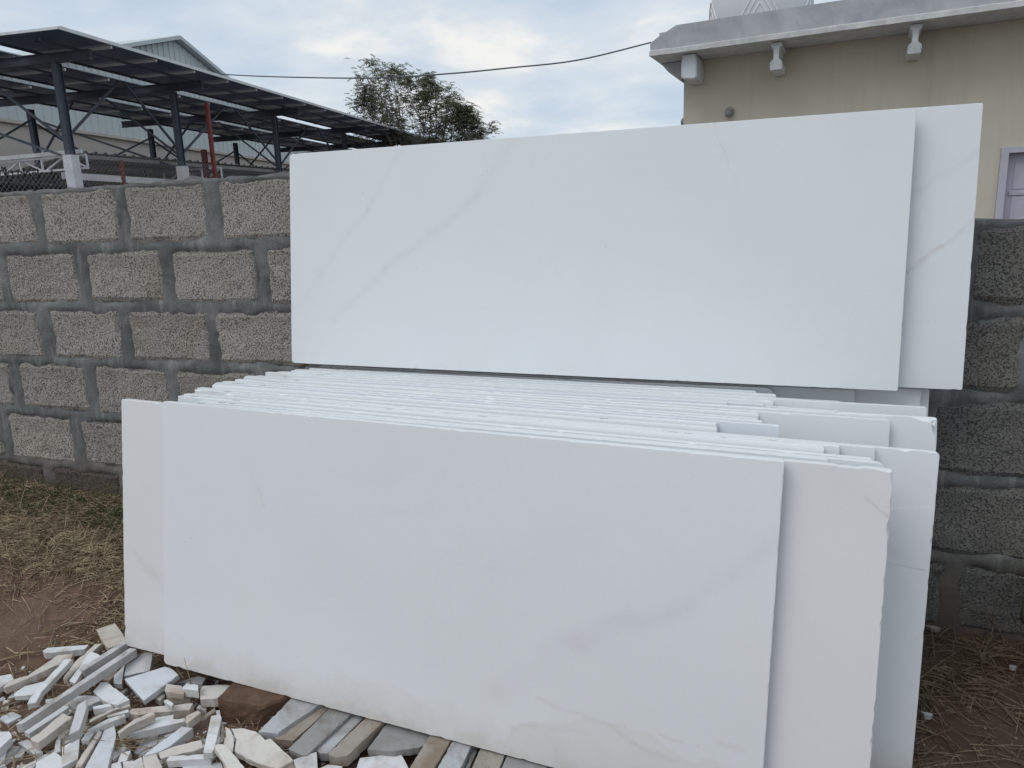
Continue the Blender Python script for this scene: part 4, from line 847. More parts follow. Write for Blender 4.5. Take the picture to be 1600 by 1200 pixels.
# ------------------------------------------------------------------ straw and grass
def blades(name, spots, mat, lab, wid=(0.0010, 0.0023)):
    V, Fc = [], []; r = random.Random(len(spots) + 3)
    for (x, y, z, L, az, el, curl) in spots:
        n = 4; d = Vector((math.cos(az) * math.cos(el), math.sin(az) * math.cos(el), math.sin(el)))
        p = Vector((x, y, z)); w = r.uniform(*wid); b0 = len(V); side = d.cross(Vector((0, 0, 1)))
        if side.length < 0.1: side = Vector((1, 0, 0))
        side.normalize(); bend = side * r.uniform(-curl, curl) + Vector((0, 0, -1)) * curl * (1.0 if el > 0.15 else 0.1)
        for i in range(n + 1):
            t = i / n; k = w * (1 - 0.6 * t)
            upv = side.cross(d).normalized()
            for q in range(3):
                a = q * 2.0944; V.append(tuple(p + side * k * math.cos(a) + upv * k * math.sin(a)))
            if p.z < G(p.x, p.y) + 0.002 and d.z < 0: d.z = 0.0
            d = (d + bend * (L / n) / 0.05).normalized(); p = p + d * (L / n)
        for i in range(n):
            for q in range(3):
                a = b0 + i * 3 + q; b = b0 + i * 3 + (q + 1) % 3; Fc.append((a, b, b + 3, a + 3))
    me = bpy.data.meshes.new(name); me.from_pydata(V, [], Fc); me.materials.append(mat)
    for p in me.polygons: p.use_smooth = True
    return tag(link(name, me), lab, 'grass', kind='stuff')
def scatter(n, fn, Lr, elr, curl, azr=None):
    out = []; r = rnd
    while len(out) < n:
        q = fn(r)
        if q is None: continue
        x, y = q; az = r.uniform(0, 6.283) if azr is None else r.gauss(*azr)
        el = r.uniform(*elr)
        out.append((x, y, GN(x, y) + r.uniform(0.001, 0.008), r.uniform(*Lr), az, el, curl))
    return out
def left_band(r):
    x = r.uniform(-3.4, -1.55); y = r.uniform(-0.86, -0.02)
    # straw thick in the middle of the verge, thinning towards the bare dirt
    t = 1 - sst(0.42, 0.80, -y - 0.10 * (x + 2.4) + 0.12 * noise.noise(Vector((x * 3, y * 3, 1))))
    if r.random() > t * (0.35 + 0.65 * sst(-0.2, 0.25, noise.noise(Vector((x * 4, y * 4, 4))) + 0.1)): return None
    return x, y
def right_band(r):
    x = r.uniform(0.1, 1.6); y = r.uniform(-1.1, -0.03)
    if r.random() > 0.3 + 0.7 * sst(-0.3, 0.3, noise.noise(Vector((x * 5, y * 5, 9)))): return None
    return x, y
sp = scatter(6500, left_band, (0.04, 0.15), (-0.05, 0.30), 0.16) + scatter(500, left_band, (0.05, 0.12), (0.4, 1.3), 0.35)
blades('dry_straw', sp, M_straw, 'matted dry straw on the soil at the foot of the left wall')
def green_band(r):
    x = r.uniform(-3.4, -2.0); y = r.uniform(-0.5, -0.04)
    if noise.noise(Vector((x * 2.5, y * 3.5, 14))) < -0.05 + 0.28 * (x + 2.9): return None
    return x, y
blades('green_grass', scatter(1100, green_band, (0.03, 0.11), (0.1, 1.2), 0.3), M_green, 'dull green grass among the straw at the left of the wall foot', (0.0012, 0.0022))
sp = scatter(3000, right_band, (0.05, 0.17), (-0.05, 0.35), 0.2) + scatter(200, right_band, (0.06, 0.16), (0.4, 1.2), 0.3)
for _ in range(26):        # the tuft by the wall
    sp.append((0.545 + rnd.uniform(-.012, .012), -0.13 + rnd.uniform(-.012, .012), G(0.54, -0.13), rnd.uniform(0.07, 0.17), rnd.uniform(0, 6.28), rnd.uniform(0.3, 1.2), 0.3))
blades('dry_straw', sp, M_straw_dark, 'tangled dry straw on the shaded soil right of the slabs')
def heap(r):
    x = r.uniform(-2.0, -0.9); y = r.uniform(-1.3, -0.72); return x, y
blades('dry_straw', [(x, y, z + 0.006, L, az, el, cu) for x, y, z, L, az, el, cu in scatter(700, heap, (0.03, 0.11), (0.0, 0.25), 0.25)], M_straw, 'loose straw showing between the marble offcuts')
def hollow(r):
    a = r.uniform(0, 6.28); q = r.random() ** 0.5; return -1.43 + 0.07 * math.cos(a) * q, -1.075 + 0.045 * math.sin(a) * q
def under(r): return r.uniform(-1.5, 0.1), r.uniform(-0.8, -0.1)
blades('dry_straw', [(x, y, z + 0.006 + rnd.uniform(0, 0.025), L, az, el, cu) for x, y, z, L, az, el, cu in scatter(230, hollow, (0.03, 0.09), (0.0, 0.4), 0.3)], M_straw, 'nest of straw in the hollow at the middle of the offcut heap')
# single stalks standing up through the heap
for lab, b, t, r0 in (('thin grey stalk standing before the front slab left corner', (-1.351, -0.875, -0.074), (-1.366, -0.872, 0.045), 0.0012),
                      ('thin stalk rising over the longest bar of the heap', (-1.635, -1.036, -0.066), (-1.625, -1.034, 0.010), 0.0012),
                      ('dark upright stalk beside the white rhombic piece', (-1.462, -1.158, -0.075), (-1.440, -1.150, 0.021), 0.0015),
                      ('bleached bent stalk at the left rim of the heap', (-1.854, -0.938, -0.059), (-1.845, -0.930, 0.021), 0.0022),
                      ('pale stub of a stalk at the bottom left corner', (-1.545, -1.207, -0.072), (-1.541, -1.200, -0.020), 0.0028)):
    bm = bmesh.new(); b, t = Vector(b), Vector(t); mid = b.lerp(t, 0.5) + Vector((0.003, 0, 0))
    tube(bm, [b - b, mid - b, t - b], [r0, r0 * 0.85, r0 * 0.5], 5); tag(obj('grass_stalk', bm, M_straw, None, b), lab, 'stalk', 'stalks standing up through the heap')
for lab, pts in (('forked straw twig lying on the dirt left of the heap', [(-2.06, -0.925, -0.05), (-1.989, -0.917, -0.052), (-1.958, -0.881, -0.05), (-1.905, -0.845, -0.048)]),
                 ('curved straw twig farther up on the bare dirt', [(-2.026, -0.869, -0.046), (-1.978, -0.879, -0.05), (-1.914, -0.849, -0.05)]),
                 ('long straw stem running to the grey block at the slab corner', [(-1.893, -0.803, -0.046), (-1.85, -0.769, -0.045), (-1.815, -0.72, -0.036)])):
    bm = bmesh.new(); q0 = Vector(pts[0]); tube(bm, [Vector(p) - q0 for p in pts], 0.0018, 5); tag(obj('straw_twig', bm, M_straw, None, q0), lab, 'twig')

# ------------------------------------------------------------------ beige building at the right
BO = (-1.66, 7.9, 0.0); BR = rad(-5.8)
bld = empty('house', BO, BR); tag(bld, 'beige single storey house with grey parapet and whitewashed brackets', 'building')
bm = bmesh.new()   # wall with a door opening (front wall y=.6)
box(bm, 0.307, 3.99, 0.6, 0.85, -0.1, 3.17); box(bm, 3.99, 5.05, 0.6, 0.85, 1.80, 3.17); box(bm, 5.05, 9.5, 0.6, 0.85, -0.1, 3.17)
box(bm, 0.307, 0.55, 0.852, 7.0, -0.1, 3.17); box(bm, 9.25, 9.5, 0.852, 7.0, -0.1, 3.17); box(bm, 0.552, 9.248, 6.75, 7.0, -0.1, 3.17)
obj('wall', bm, M_bwall, bld)
bm = bmesh.new()   # roof slab with the cut corner
plan = [(0.0, 0.0), (9.8, 0.0), (9.8, 7.3), (0.0, 7.3)]
plan = [(0.0, 0.0), (9.8, 0.0), (9.8, 7.3), (0.02, 7.3)]
def plan_prism(bm, plan, z0, z1):
    a = [bm.verts.new((x, y, z0)) for x, y in plan]; b = [bm.verts.new((x, y, z1)) for x, y in plan]
    bm.faces.new(a[::-1]); bm.faces.new(b)
    for i in range(len(plan)): j = (i + 1) % len(plan); bm.faces.new((a[i], a[j], b[j], b[i]))
plan_prism(bm, plan, 3.172, 3.215)
obj('roof_slab', bm, M_trim, bld)
bm = bmesh.new()
prism(bm, [(0.004, 3.216), (9.79, 3.216), (9.79, 3.50), (0.335, 3.50), (0.12, 3.40), (0.0, 3.33)], 0.012, 0.12)
fixn(bm); obj('parapet', bm, M_conc, bld)
bm = bmesh.new(); box(bm, 0.09, 0.19, 0.125, 7.2, 3.216, 3.465); obj('parapet', bm, M_conc, bld)
# lower lip with a worn profile
bm = bmesh.new(); n = 300; g = []
for i in range(n + 1):
    x = -0.004 + 9.8 * i / n; k = 0.006 * noise.fractal(Vector((x * 4, 0, 0)), 1, 2, 4); k2 = 0.006 * noise.fractal(Vector((x * 6, 3, 0)), 1, 2, 4)
    g.append([bm.verts.new((x, y, z)) for y, z in ((0.0, 3.168), (-0.012, 3.172 + k2 * 0.4), (-0.012, 3.228 + k), (0.010, 3.240 + k))])
for A, B in zip(g, g[1:]):
    for j in range(3): bm.faces.new((A[j], B[j], B[j + 1], A[j + 1]))
obj('parapet_lip', bm, M_trim, bld)
# brackets
def ibracket(cx):
    bm = bmesh.new(); w = 0.07
    pr = [(-.062, 3.165), (-.062, 3.125), (-.034, 3.10), (-.030, 2.98), (-.062, 2.95), (-.072, 2.93), (-.068, 2.87), (-.06, 2.86), (.06, 2.86), (.068, 2.87), (.072, 2.93), (.062, 2.95), (.030, 2.98), (.034, 3.10), (.062, 3.125), (.062, 3.165)]
    a = [bm.verts.new((cx + x, 0.12 + (0.03 if z < 2.9 else 0), z)) for x, z in pr]; b = [bm.verts.new((cx + x, 0.597, z)) for x, z in pr]
    bm.faces.new(a); bm.faces.new(b[::-1])
    for i in range(len(pr)): j = (i + 1) % len(pr); bm.faces.new((a[i], b[i], b[j], a[j]))
    fixn(bm); bmesh.ops.bevel(bm, geom=[e for e in bm.edges if abs(e.verts[0].co.y - e.verts[1].co.y) < 1e-4 and e.verts[0].co.y < 0.3], offset=0.003, segments=1, affect='EDGES')
    return bm
for cx in (1.525, 3.005, 4.70): obj('bracket', ibracket(cx), M_bracket, bld)
bm = bmesh.new()   # the solid bracket at the corner
pr = [(0.375, 2.90), (0.375, 3.05), (0.39, 3.165), (0.55, 3.165), (0.575, 3.02), (0.57, 2.885), (0.55, 2.86), (0.40, 2.875)]
prism(bm, pr, 0.12, 0.597); fixn(bm); bmesh.ops.bevel(bm, geom=bm.edges[:], offset=0.012, segments=2, affect='EDGES'); o = obj('bracket', bm, M_bracket, bld); o['label'] = 'stout tapered bracket at the corner'
# side cornice under the cut corner
bm = bmesh.new()
for y0, y1, z in ((0.45, 7.2, 3.165),):
    prism(bm, [(0.02, 3.165), (0.30, 3.165), (0.30, 2.93), (0.22, 2.97), (0.12, 3.05)], 0.5, 7.2)
fixn(bm); obj('cornice', bm, M_conc, bld)
# junction box and lamp
bm = bmesh.new(); bmesh.ops.create_cone(bm, segments=24, radius1=0.062, radius2=0.050, depth=0.05, cap_ends=True); bmesh.ops.rotate(bm, verts=bm.verts, matrix=Matrix.Rotation(rad(90), 3, 'X')); fixn(bm)
o = obj('junction_box', bm, simple('aged_tan_plastic', (0.33, 0.30, 0.24), 0.7, 0.3, 0, 0.25, 30), bld, (0.915, 0.573, 2.485))
bm = bmesh.new(); tube(bm, [(0, 0, -0.055), (0, 0, 0.03)], 0.045, 14); o2 = obj('junction_box_core', bm, simple('dusty_glass', (0.25, 0.25, 0.23), 0.4, 0.4), o, (0, -0.02, -0.008))
bm = bmesh.new(); bmesh.ops.create_uvsphere(bm, u_segments=16, v_segments=10, radius=0.055)
for v in bm.verts: v.co.z *= 1.25
obj('wall_lamp', bm, simple('grey_lamp_cover', (0.20, 0.21, 0.23), 0.5, 0.4), bld, (0.292, 0.75, 2.425), True)
# door with frame and panels
dr = obj('door', (lambda b: (box(b, 4.072, 4.968, 0.70, 0.735, -0.1, 1.737), b)[1])(bmesh.new()), M_lav, bld)
bm = bmesh.new(); box(bm, 3.992, 4.07, 0.575, 0.80, -0.1, 1.80); box(bm, 4.97, 5.048, 0.575, 0.80, -0.1, 1.80); box(bm, 4.071, 4.969, 0.575, 0.80, 1.738, 1.80)
obj('frame', bm, M_lav, dr)
for z0, z1 in ((1.33, 1.62), (0.75, 1.25), (0.1, 0.67)):
    for x0, x1 in ((4.15, 4.48), (4.56, 4.89)):
        bm = bmesh.new(); box(bm, x0, x1, 0.692, 0.7, z0, z1); bmesh.ops.bevel(bm, geom=bm.edges[:], offset=0.003, segments=1, affect='EDGES')
        obj('door_panel', bm, M_lav, dr)
bm = bmesh.new(); box(bm, 4.12, 4.92, 0.680, 0.7, 1.265, 1.305); obj('door_rail', bm, M_lav, dr)

# water tank on the roof
tank = empty('water_tank', (-0.42, 10.6, 3.22)); tag(tank, 'ribbed grey white plastic water tank standing on the house roof', 'water tank')
bm = bmesh.new(); R0 = 0.75
prof = [(0.0, 0.0), (R0, 0.0), (R0, 1.15), (R0 * 0.97, 1.2), (R0 * 0.7, 1.36), (0.22, 1.46), (0.22, 1.53), (0, 1.53)]
rings = []
for rr, z in prof: rings.append([bm.verts.new((rr * math.cos(a * 2 * math.pi / 48), rr * math.sin(a * 2 * math.pi / 48), z)) for a in range(48)] if rr > 0 else [bm.verts.new((0, 0, z))])
for A, B in zip(rings, rings[1:]):
    for k in range(48):
        if len(A) == 1: bm.faces.new((A[0], B[(k + 1) % 48], B[k]))
        elif len(B) == 1: bm.faces.new((A[k], A[(k + 1) % 48], B[0]))
        else: bm.faces.new((A[k], A[(k + 1) % 48], B[(k + 1) % 48], B[k])).smooth = True
obj('tank_body', bm, M_tank, tank)
base_a = math.atan2(-1, 0.02)
for q in range(5):
    ca = base_a + q * 2 * math.pi / 5
    for lv, hw in enumerate((0.16, 0.36, 0.56)):
        bm = bmesh.new(); pts = []
        for i in range(25):
            u = -1 + 2 * i / 24; a = ca + hw * u; zt = 1.02 - 0.0; h0 = 0.86 + 0.115 * lv + 0.06
            z = h0 - (abs(u) ** 1.25) * hw * 1.25 + 0.04 * (1 - abs(u)) * 0
            if z < 0.03: continue
            pts.append(((R0 + 0.004) * math.cos(a), (R0 + 0.004) * math.sin(a), min(z, 1.14)))
        tube(bm, pts, 0.011, 6); obj('tank_rib', bm, M_tankrib, tank)

# overhead cable
bm = bmesh.new()
ctl = [(-1.67, 8.05, 3.37), (-2.91, 8.96, 3.45), (-4.25, 9.94, 3.66), (-5.97, 11.2, 3.95), (-8.25, 12.87, 4.38), (-10.49, 14.51, 4.86), (-15.41, 18.11, 5.98), (-19.9, 21.4, 7.05)]
def cr_spline(P, n=10):
    out = []; Q = [Vector(P[0])] + [Vector(p) for p in P] + [Vector(P[-1])]
    for i in range(1, len(Q) - 2):
        for k in range(n):
            t = k / n; p0, p1, p2, p3 = Q[i - 1:i + 3]
            out.append(0.5 * ((2 * p1) + (p2 - p0) * t + (2 * p0 - 5 * p1 + 4 * p2 - p3) * t * t + (3 * p1 - p0 - 3 * p2 + p3) * t ** 3))
    return out + [Q[-1]]
pp = cr_spline(ctl); rr = [0.009 + 0.012 * i / len(pp) for i in range(len(pp))]
tube(bm, [p - pp[0] for p in pp], rr, 6); o = obj('overhead_cable', bm, M_cable, None, pp[0]); tag(o, 'dark overhead cable sagging from the house roof to the warehouse', 'cable')

# ------------------------------------------------------------------ solar canopy
CY = math.atan2(0.124, 0.992)
can = empty('solar_canopy', (-12, 8.03, 0), CY - rad(0.6)); can.rotation_euler[0] = rad(0.4)     # local x: towards the right, local y: away
tag(can, 'long solar panel canopy on dark steel columns behind the block wall', 'solar canopy')
PZ = 4.45; N = 22; PP = 1.13; S0 = -0.84
rows = [(0.95, -0.71), (-1.12, -2.70), (-3.12, -4.84)]
cache = {}
for x1, x0 in rows:
    w = x1 - x0
    if round(w, 2) not in cache:
        bm = bmesh.new(); box(bm, -w / 2 + 0.03, w / 2 - 0.03, -PP / 2 + 0.035, PP / 2 - 0.035, -0.006, 0.006)
        f = 0.038
        for a in (box, ):
            a(bm, -w / 2, w / 2, -PP / 2 + 0.005, -PP / 2 + 0.034, -0.010, 0.010, 1); a(bm, -w / 2, w / 2, PP / 2 - 0.034, PP / 2 - 0.005, -0.010, 0.010, 1)
            a(bm, -w / 2, -w / 2 + 0.029, -PP / 2 + 0.035, PP / 2 - 0.035, -0.010, 0.010, 1); a(bm, w / 2 - 0.029, w / 2, -PP / 2 + 0.035, PP / 2 - 0.035, -0.010, 0.010, 1)
            a(bm, -0.16, -0.10, -0.06, 0.0, -0.025, -0.0065, 0); a(bm, -0.03, 0.02, -0.05, 0.01, -0.025, -0.0065, 0)
        M_pf = cache.setdefault('pf', simple('panel_frame_grey', (0.34, 0.37, 0.40), 0.5, 0.4, 0.3, 0.1))
        cache[round(w, 2)] = mesh_of('solar_panel', bm, [M_cell, M_pf])
        bm = bmesh.new(); box(bm, -w / 2 + 0.1, w / 2 - 0.02, -0.015, 0.015, -0.022, 0.022); cache['r', round(w, 2)] = mesh_of('rail', bm, M_alu)
    for k in range(N):
        link('solar_panel', cache[round(w, 2)], can, ((x0 + x1) / 2, S0 + PP * (k + 0.5), PZ))
        if k: link('rail', cache['r', round(w, 2)], can, ((x0 + x1) / 2, S0 + PP * k, PZ - 0.052))
for x in (0.45, -0.35, -1.45, -2.35, -3.45, -4.35):
    bm = bmesh.new(); box(bm, x - 0.02, x + 0.02, S0 + 0.1, S0 + PP * N - 0.1, PZ - 0.125, PZ - 0.085); obj('purlin', bm, M_steel, can)
# bright capping strip on the eave and near edge
bm = bmesh.new(); box(bm, 0.952, 0.975, S0, S0 + PP * N, PZ - 0.025, PZ + 0.03); box(bm, -4.84, 0.95, S0 - 0.025, S0 - 0.002, PZ - 0.02, PZ + 0.02); obj('edge_trim', bm, M_alu, can)
colY = [0.0, 3.03, 7.05, 11.2, 15.3, 19.5, 23.3]
def ibeam(bm, p, q, w, h):
    p, q = Vector(p), Vector(q); u = Vector((0, 0, 1))
    bar(bm, p, q, w * 0.25, h - 0.03); bar(bm, p + u * (h / 2 - 0.0075), q + u * (h / 2 - 0.0075), w, 0.015); bar(bm, p - u * (h / 2 - 0.0075), q - u * (h / 2 - 0.0075), w, 0.015)
for y in colY:
    bm = bmesh.new(); ibeam(bm, (-4.75, y, 4.24), (0.74, y, 4.24), 0.10, 0.16); obj('rafter', bm, M_steel, can)
    for x, s in ((0.0, 'front'), (-4.3, 'back')):
        yy = y + (0 if s == 'front' else 0.55)
        bm = bmesh.new(); z1 = 4.155
        box(bm, x - 0.055, x + 0.055, yy - 0.065, yy - 0.052, 2.62, z1); box(bm, x - 0.055, x + 0.055, yy + 0.052, yy + 0.065, 2.62, z1); box(bm, x - 0.03, x + 0.03, yy - 0.051, yy + 0.051, 2.62, z1)
        c_ = obj('column', bm, M_steel, can)
        bm = bmesh.new(); box(bm, x - 0.09, x + 0.09, yy - 0.09, yy + 0.09, 0, 2.618); o = obj('column_base', bm, M_white if s == 'front' else M_darkred, c_)
# braces
def rod(a, b, w=0.038, mat=None):
    w = min(w, 0.038) 
    bm = bmesh.new(); bar(bm, a, b, w); obj('brace', bm, mat or M_steel, can)
for y0, y1 in zip(colY, colY[1:]):
    d = y1 - y0
    rod((-4.36, y0 + 0.6, 3.9), (-4.36, y1 + 0.45, 2.3)); rod((-4.24, y0 + 0.6, 2.3), (-4.24, y1 + 0.45, 3.9))
    rod((-0.03, y0 + 0.12, 3.0), (-0.06, y0 + d * 0.5, 4.10), 0.045) if d < 4 else rod((-0.03, y0 + 0.12, 2.9), (-0.06, y0 + 1.9, 4.10), 0.045)
    rod((0.03, y1 - 0.12, 3.0), (0.06, y1 - min(d * 0.5, 1.9), 4.10), 0.045)
    rod((-4.2, y0 + 0.6, 3.1), (-2.6, y0 + 0.02, 4.12), 0.05)
    rod((-0.1, y0, 2.9), (-1.7, y0, 4.12), 0.05)
rod((-4.36, -3.6, 3.3), (-4.36, 0.42, 3.85)); rod((-4.3, -3.6, 3.0), (-4.3, 0.42, 2.4)); rod((-4.2, 0.65, 3.9), (-0.12, 0.0, 2.6)); rod((-4.2, 3.7, 3.9), (-0.12, 3.0, 2.6))

# ------------------------------------------------------------------ warehouse
wh = empty('warehouse', (-20, 12.77, 0), CY); tag(wh, 'warehouse with pale corrugated gable above a beige wall, behind the solar canopy', 'building')
ridge_s, ridge_z, sl = 7.88, 8.15, 0.315; e0, e1 = ridge_s - 9.6, ridge_s + 9.6
def wz(s): return ridge_z - abs(s - ridge_s) * sl
bm = bmesh.new(); s = e0; rib = 0.30; prev = None
while s < e1 - 1e-6:
    for ds, dx in ((0.0, 0.0), (0.20, 0.0), (0.22, 0.035), (0.27, 0.035)):
        q = min(s + ds, e1); pr = [bm.verts.new((dx, q, 4.46)), bm.verts.new((dx, q, wz(q)))]
        if prev: bm.faces.new((prev[0], pr[0], pr[1], prev[1]))
        prev = pr
    s += rib
obj('cladding', bm, M_clad, wh)
bm = bmesh.new(); box(bm, -0.6, -0.02, e0 + 0.1, e1 - 0.1, -0.1, 4.36); box(bm, -18, -17.5, e0 + 0.1, e1 - 0.1, -0.1, 5.0); box(bm, -17.5, -0.6, e0 + 0.1, e0 + 0.4, -0.1, 5.1); box(bm, -17.5, -0.6, e1 - 0.4, e1 - 0.1, -0.1, 5.1)
obj('wall', bm, M_beige, wh)
bm = bmesh.new(); box(bm, -0.3, 0.10, e0, e1, 4.362, 4.455); obj('ledge', bm, M_beige, wh)
bm = bmesh.new()
for sg in (-1, 1):
    a0, a1 = ridge_s, ridge_s + sg * 10.2; z0, z1 = ridge_z + 0.03, ridge_z + 0.03 - 10.2 * sl
    vs = [bm.verts.new(p) for p in ((0.28, a0, z0), (0.28, a1, z1), (-18.3, a1, z1), (-18.3, a0, z0), (0.28, a0, z0 + 0.13), (0.28, a1, z1 + 0.13), (-18.3, a1, z1 + 0.13), (-18.3, a0, z0 + 0.13))]
    for f in ((0, 1, 2, 3), (4, 5, 6, 7), (0, 1, 5, 4), (1, 2, 6, 5), (2, 3, 7, 6)): bm.faces.new([vs[i] for i in f])
fixn(bm); obj('roof', bm, M_clad, wh)

# ------------------------------------------------------------------ lean-to shed between the column rows
sh = empty('shed_roof', (-12.95, 9.0, 0)); tag(sh, 'low grey corrugated lean-to roof on white lattice trusses beneath the solar canopy', 'shed')
bm = bmesh.new(); prev = None; s = -0.1
while s < 16:
    for ds, dz in ((0.0, 0.0), (0.15, 0.0), (0.17, 0.035), (0.21, 0.035)):
        y = s + ds; z = 2.80 + 0.012 * y
        pr = [bm.verts.new((0.10, y, z + dz)), bm.verts.new((-3.0, y, z - 0.42 + dz))]
        if prev: bm.faces.new((prev[0], pr[0], pr[1], prev[1]))
        prev = pr
    s += 0.23
obj('roof_sheet', bm, M_sheet, sh)
for dx in (0.02, -0.75, -1.5, -2.25, -2.9):
    bm = bmesh.new(); zz = 2.745 - 0.42 * (0.10 - dx) / 3.1
    bar(bm, (dx, 0.05, zz), (dx, 15.9, zz + 0.19), 0.05, 0.07); obj('purlin', bm, M_sheet, sh)
def truss(y, x0, x1, zt, zb, n, k=0.05):
    t = bmesh.new(); bar(t, (x0, y, zt), (x1, y, zt), k); bar(t, (x0, y, zb), (x1, y, zb), k)
    for i in range(n + 1):
        x = x0 + (x1 - x0) * i / n; bar(t, (x, y, zb + k / 2), (x, y, zt - k / 2), k * 0.8)
        if i < n:
            x2 = x0 + (x1 - x0) * (i + 1) / n
            a, b = ((x, zt), (x2, zb)) if i % 2 == 0 else ((x, zb), (x2, zt))
            bar(t, (a[0] + 0.02, y + 0.03, a[1]), (b[0] - 0.02, y + 0.03, b[1]), k * 0.7)
    return obj('truss', t, M_white, sh)
truss(-0.75, -2.9, 1.05, 2.64, 2.41, 7, 0.035); truss(3.3, -2.9, 0.55, 2.70, 2.43, 6, 0.035); truss(7.4, -2.9, 0.5, 2.72, 2.46, 6, 0.035)
bm = bmesh.new(); box(bm, 0.12, 0.17, -0.55, 4.0, 2.27, 2.395); obj('fascia_board', bm, M_white, sh)
bm = bmesh.new(); box(bm, -2.9, 1.0, -0.81, -0.77, 2.665, 2.735); obj('eave_flashing', bm, M_white, sh)
bm = bmesh.new()
for i in range(5): box(bm, -0.35, -0.30, 0.3 + i * 1.6, 0.35 + i * 1.6, 0, 2.6)
bar(bm, (-0.32, 0.2, 2.2), (-0.32, 7, 2.2), 0.04); obj('post_row', bm, M_steel, sh)
# black tarpaulin fence and ironwork
bm = bmesh.new(); n = 24; g = []
for i in range(n + 1):
    y = -4.0 + 5.2 * i / n; g.append([bm.verts.new((0.02 * noise.noise(Vector((y * 3, z, 0))), y, z)) for z in (0, 1.0, 2.10 - 0.012 * (y) + 0.012 * noise.noise(Vector((y * 2, 0, 1))))])
for A, B in zip(g, g[1:]):
    for j in range(2): bm.faces.new((A[j], B[j], B[j + 1], A[j + 1]))
bmesh.ops.solidify(bm, geom=bm.faces[:], thickness=0.02)
o = obj('tarpaulin_screen', bm, M_black, None, (-12.6, 7.15, 0)); tag(o, 'black tarpaulin screen just over the left end of the wall', 'tarpaulin')
iw = empty('iron_gate', (-12.75, 7.2, 0)); tag(iw, 'black wrought iron gate scrolls showing above the tarpaulin', 'gate')
for k, yy in enumerate((-0.15, 0.12, 0.45, 0.72, 1.0)):
    bm = bmesh.new()
    for sgn in (-1, 1):
        pts = [(0, yy + sgn * (0.02 + 0.075 * (1 - math.cos(t * 1.0)) * (1 - t / 9)), 2.05 + 0.2 + 0.13 * math.sin(t) * (1 - t / 9)) for t in [q * 0.5 for q in range(12)]]
        tube(bm, pts, 0.012, 5)
    bar(bm, (0, yy, 1.9), (0, yy, 2.42), 0.018); obj('scroll', bm, M_black, iw)
bm = bmesh.new(); bar(bm, (0, -0.6, 2.12), (0, 1.5, 2.12), 0.03); bar(bm, (0, -0.6, 2.0), (0, 1.5, 2.0), 0.03); obj('gate_rail', bm, M_black, iw)

# chain link fence
fe = empty('chain_link_fence', (-11.6, 5.0, 0)); tag(fe, 'galvanised chain link fence on red posts behind the block wall', 'fence')
V, Fc = [], []
def thin(a, b, w):
    a, b = Vector(a), Vector(b); d = (b - a).normalized(); s = d.cross(Vector((1, 0, 0))).normalized() * w; u = Vector((w, 0, 0)); k = len(V)
    for c in (a, b):
        for q in (s, u, -s, -u): V.append(tuple(c + q))
    for i in range(4): Fc.append((k + i, k + (i + 1) % 4, k + 4 + (i + 1) % 4, k + 4 + i))
y = -2.0; H = 1.5; z0 = 1.15
while y < 15:
    thin((0, y, z0), (0, y + H * 0.9, z0 + H), 0.0014); thin((0.002, y + H * 0.9, z0), (0.002, y, z0 + H), 0.0014); y += 0.085
me = bpy.data.meshes.new('wire_mesh'); me.from_pydata(V, [], Fc); me.materials.append(M_wire); o = link('wire_mesh', me, fe); o['kind'] = 'stuff'
for yy, zt, w in ((3.77, 2.56, 0.05), (0.4, 2.6, 0.05), (10.2, 2.9, 0.06)):
    bm = bmesh.new(); box(bm, -w / 2 - 0.05, w / 2 - 0.05, yy - w / 2, yy + w / 2, 0, zt); obj('fence_post', bm, M_red, fe)
bm = bmesh.new(); box(bm, -0.035, 0.035, 6.12, 6.19, 0, 3.90); o = obj('fence_post', bm, M_red, fe); o['label'] = 'tall red post rising past the canopy rafters'
bm = bmesh.new(); box(bm, -0.17, -0.08, 6.0, 6.09, 0, 2.95); obj('fence_post', bm, M_darkred, fe)

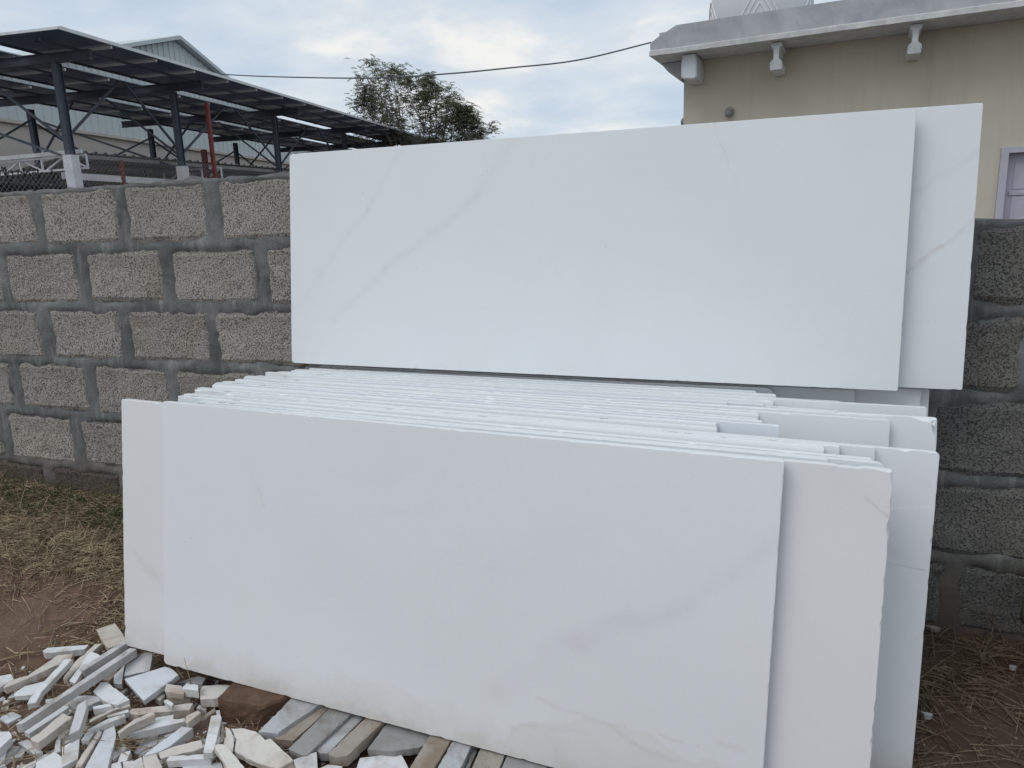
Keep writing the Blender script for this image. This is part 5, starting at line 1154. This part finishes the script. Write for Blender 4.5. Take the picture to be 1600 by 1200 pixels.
# ------------------------------------------------------------------ tree
def make_tree():
    T = Vector((-12.0, 22.6, 0)); r = random.Random(21)
    root = empty('tree', T); root.scale = (0.86, 1, 0.96); tag(root, 'half bare tree with feathery compound leaves rising behind the canopy and upper slab', 'tree')
    bm = bmesh.new(); leaves = []
    tube(bm, [(0, 0, -0.2), (0.03, 0, 0.8), (0, 0, 1.7)], [0.24, 0.2, 0.17], 9)
    def dens(p):
        x, z = p.x, p.z
        d = 0.10
        d += 1.4 * math.exp(-((x + 2.2) / 0.6) ** 2 - ((z - 5.75) / 0.8) ** 2)
        d += 0.65 * math.exp(-((x - 0.95) / 1.0) ** 2 - ((z - 5.0) / 0.9) ** 2)
        d += 0.55 * math.exp(-((x - 0.5) / 0.55) ** 2 - ((z - 6.2) / 0.5) ** 2)
        d += 1.0 * math.exp(-((x + 1.3) / 1.4) ** 2 - ((z - 4.5) / 0.7) ** 2)
        d += 0.55 * math.exp(-((x - 1.9) / 0.7) ** 2 - ((z - 4.9) / 0.8) ** 2)
        d += 1.3 * math.exp(-((x - 2.7) / 0.5) ** 2 - ((z - 4.5) / 0.4) ** 2)
        return d
    def topz(x):
        pts = [(-3.2, 5.8), (-2.7, 6.3), (-2.2, 6.6), (-1.8, 7.0), (-1.0, 7.0), (-0.5, 6.75), (-0.1, 6.25), (0.4, 6.65), (0.9, 6.4), (1.2, 5.7), (1.7, 5.6), (2.1, 5.0), (2.4, 4.5), (2.8, 4.8), (3.1, 4.7), (3.3, 3.0)]
        for (a, b), (c, d) in zip(pts, pts[1:]):
            if a <= x <= c: return b + (d - b) * (x - a) / (c - a)
        return 3.5
    def grow(p, d, L, rad_, lev):
        n = 4; pts = [p.copy()]; q = p.copy(); dd = d.copy()
        for i in range(n):
            dd = (dd + Vector((r.gauss(0, .10), r.gauss(0, .10), 0.06 + r.gauss(0, .05)))).normalized(); q = q + dd * L / n
            if q.z > topz(q.x) : break
            pts.append(q.copy())
        if len(pts) < 2: return
        m_ = len(pts); tube(bm, pts, [rad_ * (1 - 0.55 * i / max(1, m_ - 1)) for i in range(m_)], 5 if lev < 2 else 3, False)
        if lev >= 2:
            for k in range(2 + (lev > 2)):
                c = pts[r.randrange(1, m_)]
                if r.random() < dens(c): leaves.append((c, dd))
        if lev < 4:
            nb_ = (3, 4, 3, 3)[lev] 
            for k in range(nb_):
                i = r.randrange(1, m_); c = pts[i]
                a = r.uniform(0, 6.283); sp_ = r.uniform(0.35, 0.75)
                s_ = Vector((math.cos(a), math.sin(a) * 0.7, 0.1)); nd = (dd * (1 - sp_ * 0.5) + s_ * sp_).normalized()
                if nd.z < 0.15: nd.z = 0.2; nd.normalize()
                grow(c, nd, L * r.uniform(0.50, 0.72), rad_ * (1 - 0.5 * i / m_) * 0.55, lev + 1)
    for k in range(17):
        x = -0.80 + 1.52 * k / 16 + r.uniform(-.06, .06)
        grow(Vector((x * 0.3, 0, 1.5)), Vector((x * 0.98, r.uniform(-.3, .3), 1.0 - abs(x) * 0.12)).normalized(), r.uniform(4.3, 5.5), 0.034, 0)
    obj('trunk', bm, M_bark, root)
    V, Fc = [], []
    def quad(a, b, c, d): k = len(V); V.extend((tuple(a), tuple(b), tuple(c), tuple(d))); Fc.append((k, k + 1, k + 2, k + 3))
    extra = []
    for c, d in leaves:
        for k in range(2): extra.append((c + Vector((r.gauss(0, .10), r.gauss(0, .12), r.gauss(0, .09))), d))
    for c, d in extra:
        a = r.uniform(0, 6.283); rd = Vector((math.cos(a), math.sin(a), r.uniform(-0.35, 0.35))).normalized(); L = r.uniform(0.16, 0.32)
        side = rd.cross(Vector((0, 0, 1))).normalized(); p = c.copy()
        for i in range(6):
            p = p + rd * L / 6; rd = (rd + Vector((0, 0, -0.07))).normalized()
            for sg in (-1, 1):
                w = (side * sg + rd * 0.35 + Vector((0, 0, -0.25))).normalized(); l = r.uniform(0.07, 0.12); h = rd * 0.019
                quad(p - h, p + w * l * 0.5 - h * 1.1, p + w * l, p + w * l * 0.5 + h * 1.1)
    me = bpy.data.meshes.new('crown'); me.from_pydata(V, [], Fc); me.materials.append(M_leaf); link('crown', me, root)
    print('tree leaves', len(extra))
make_tree()
